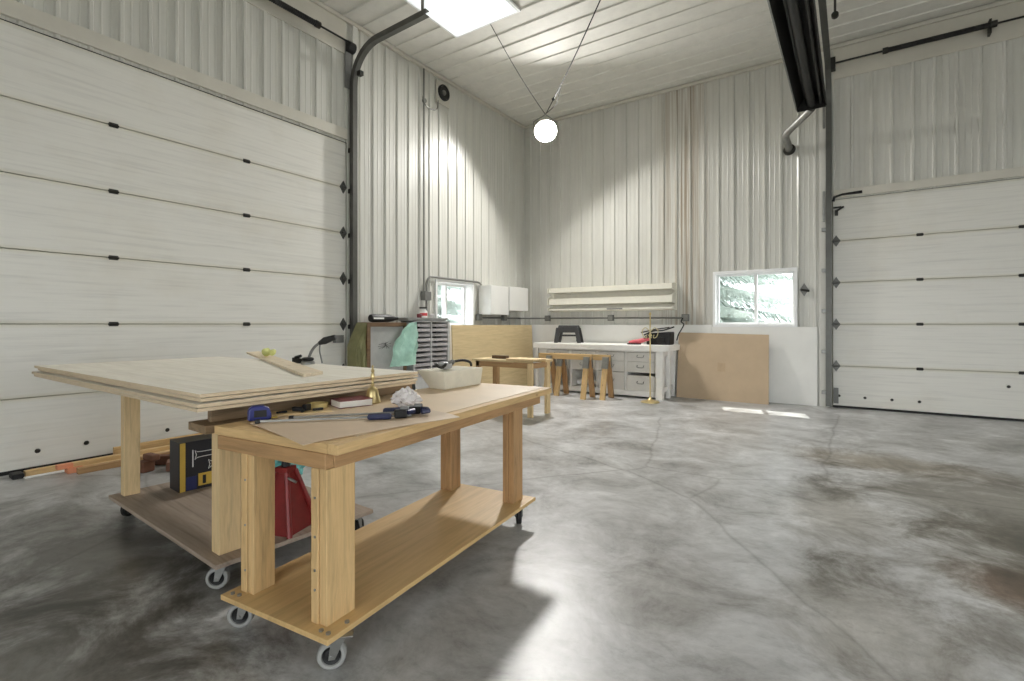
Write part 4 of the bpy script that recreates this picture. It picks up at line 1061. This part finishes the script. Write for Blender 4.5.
# ------------------------------------------------------------------ trees outside
NEED = plain('spruce_needles', srgb(190,202,196), .8, var=.15, scale=6); BARK = plain('bark', srgb(120,108,96), .9, var=.2)
def spruce(loc, lab, h, rad, seed, zlo, zhi):
    rnd = random.Random(seed)
    o = thing('spruce_tree', lab, 'tree', loc)
    bm = N(); tube(bm, [(0,0,-.22),(0,0,h*.5),(0,0,h)], [.16,.10,.02], 10); build('trunk', bm, BARK, o, smooth=True)
    bm = N()
    z = zlo
    def quad(p, d, w, l):
        a = d.cross(Vector((0,0,1)))
        a = a.normalized() if a.length > 1e-3 else Vector((1,0,0))
        vs = [bm.verts.new(q) for q in (p-a*w*.3, p+a*w*.3, p+d*l*.6+a*w*.5, p+d*l, p+d*l*.6-a*w*.5)]
        bm.faces.new(vs)
    while z < zhi:
        f = 1-z/h
        for k in range(7):
            az = rnd.uniform(0, 2*math.pi); L = rad*f*rnd.uniform(.6,1.1)+.15; zj = rnd.uniform(-.1,.1)
            dirh = Vector((math.cos(az), math.sin(az), 0)); side = Vector((-dirh.y, dirh.x, 0))
            pts = []
            for i in range(9):
                t = i/8; pts.append(dirh*L*t+Vector((0,0,z+zj+.10*t-.55*t*t*L*.5+.22*t**4*L*.5)))
            tube(bm, pts, [.014*(1-i/9)+.003 for i in range(9)], 4)
            n = int(L*22)
            for i in range(n):
                t = .12+.88*i/n; j = min(7, int(t*8)); p = pts[j].lerp(pts[j+1], t*8-j)
                for s in (-1,1):
                    tl = (.42*(1-t)+.14)*rnd.uniform(.7,1.1)
                    td = (dirh*.65+side*s*.55+Vector((0,0,-.75+rnd.uniform(-.25,.25)))).normalized()
                    m = int(tl/.024)
                    for q in range(m):
                        pp = p+td*(q*.024)
                        for sd2 in (-1,1):
                            nd = (td*.8+td.cross(Vector((0,0,1)))*sd2*.7+Vector((0,0,rnd.uniform(-.35,.3)))).normalized()
                            quad(pp, nd, .018, .065)
        z += .24
    build('foliage', bm, NEED, o)
spruce((-3.1,12.1,-.22), 'pale spruce seen through the back wall window'  , 9, 3.5, 5, .9, 4.2)
spruce((-9.2,9.0,-.22), 'spruce seen through the small left window', 8, 2.2, 9, .9, 3.6)

# ------------------------------------------------------------------ world, sun, camera
w = bpy.data.worlds.new('World'); SC.world = w; w.use_nodes = True
bg = w.node_tree.nodes['Background']; bg.inputs['Color'].default_value = (.93,.97,1,1); bg.inputs['Strength'].default_value = 3.9
sun = bpy.data.lights.new('sun', 'SUN'); sun.energy = 6; sun.angle = R(.6); sun.color = (1,.97,.92)
so = bpy.data.objects.new('sun', sun); COL.objects.link(so)
tosun = Vector((-.22,.9,1.31)).normalized()
so.rotation_euler = tosun.to_track_quat('Z','Y').to_euler(); so.location = tosun*30
cam = bpy.data.cameras.new('camera'); co = bpy.data.objects.new('camera', cam); COL.objects.link(co)
cam.sensor_width = 36; cam.lens = 502/1024*36; cam.shift_y = -16/1024; cam.clip_start = .05; cam.clip_end = 200
co.location = (0,0,1.22); co.rotation_euler = (R(90),0,math.atan2(.561,.828))
SC.camera = co
SC.view_settings.view_transform = 'Standard'; SC.view_settings.look = 'None'; SC.view_settings.gamma = 1
SC.view_settings.exposure = 0.36
try: SC.view_settings.use_curve_mapping = False
except Exception: pass
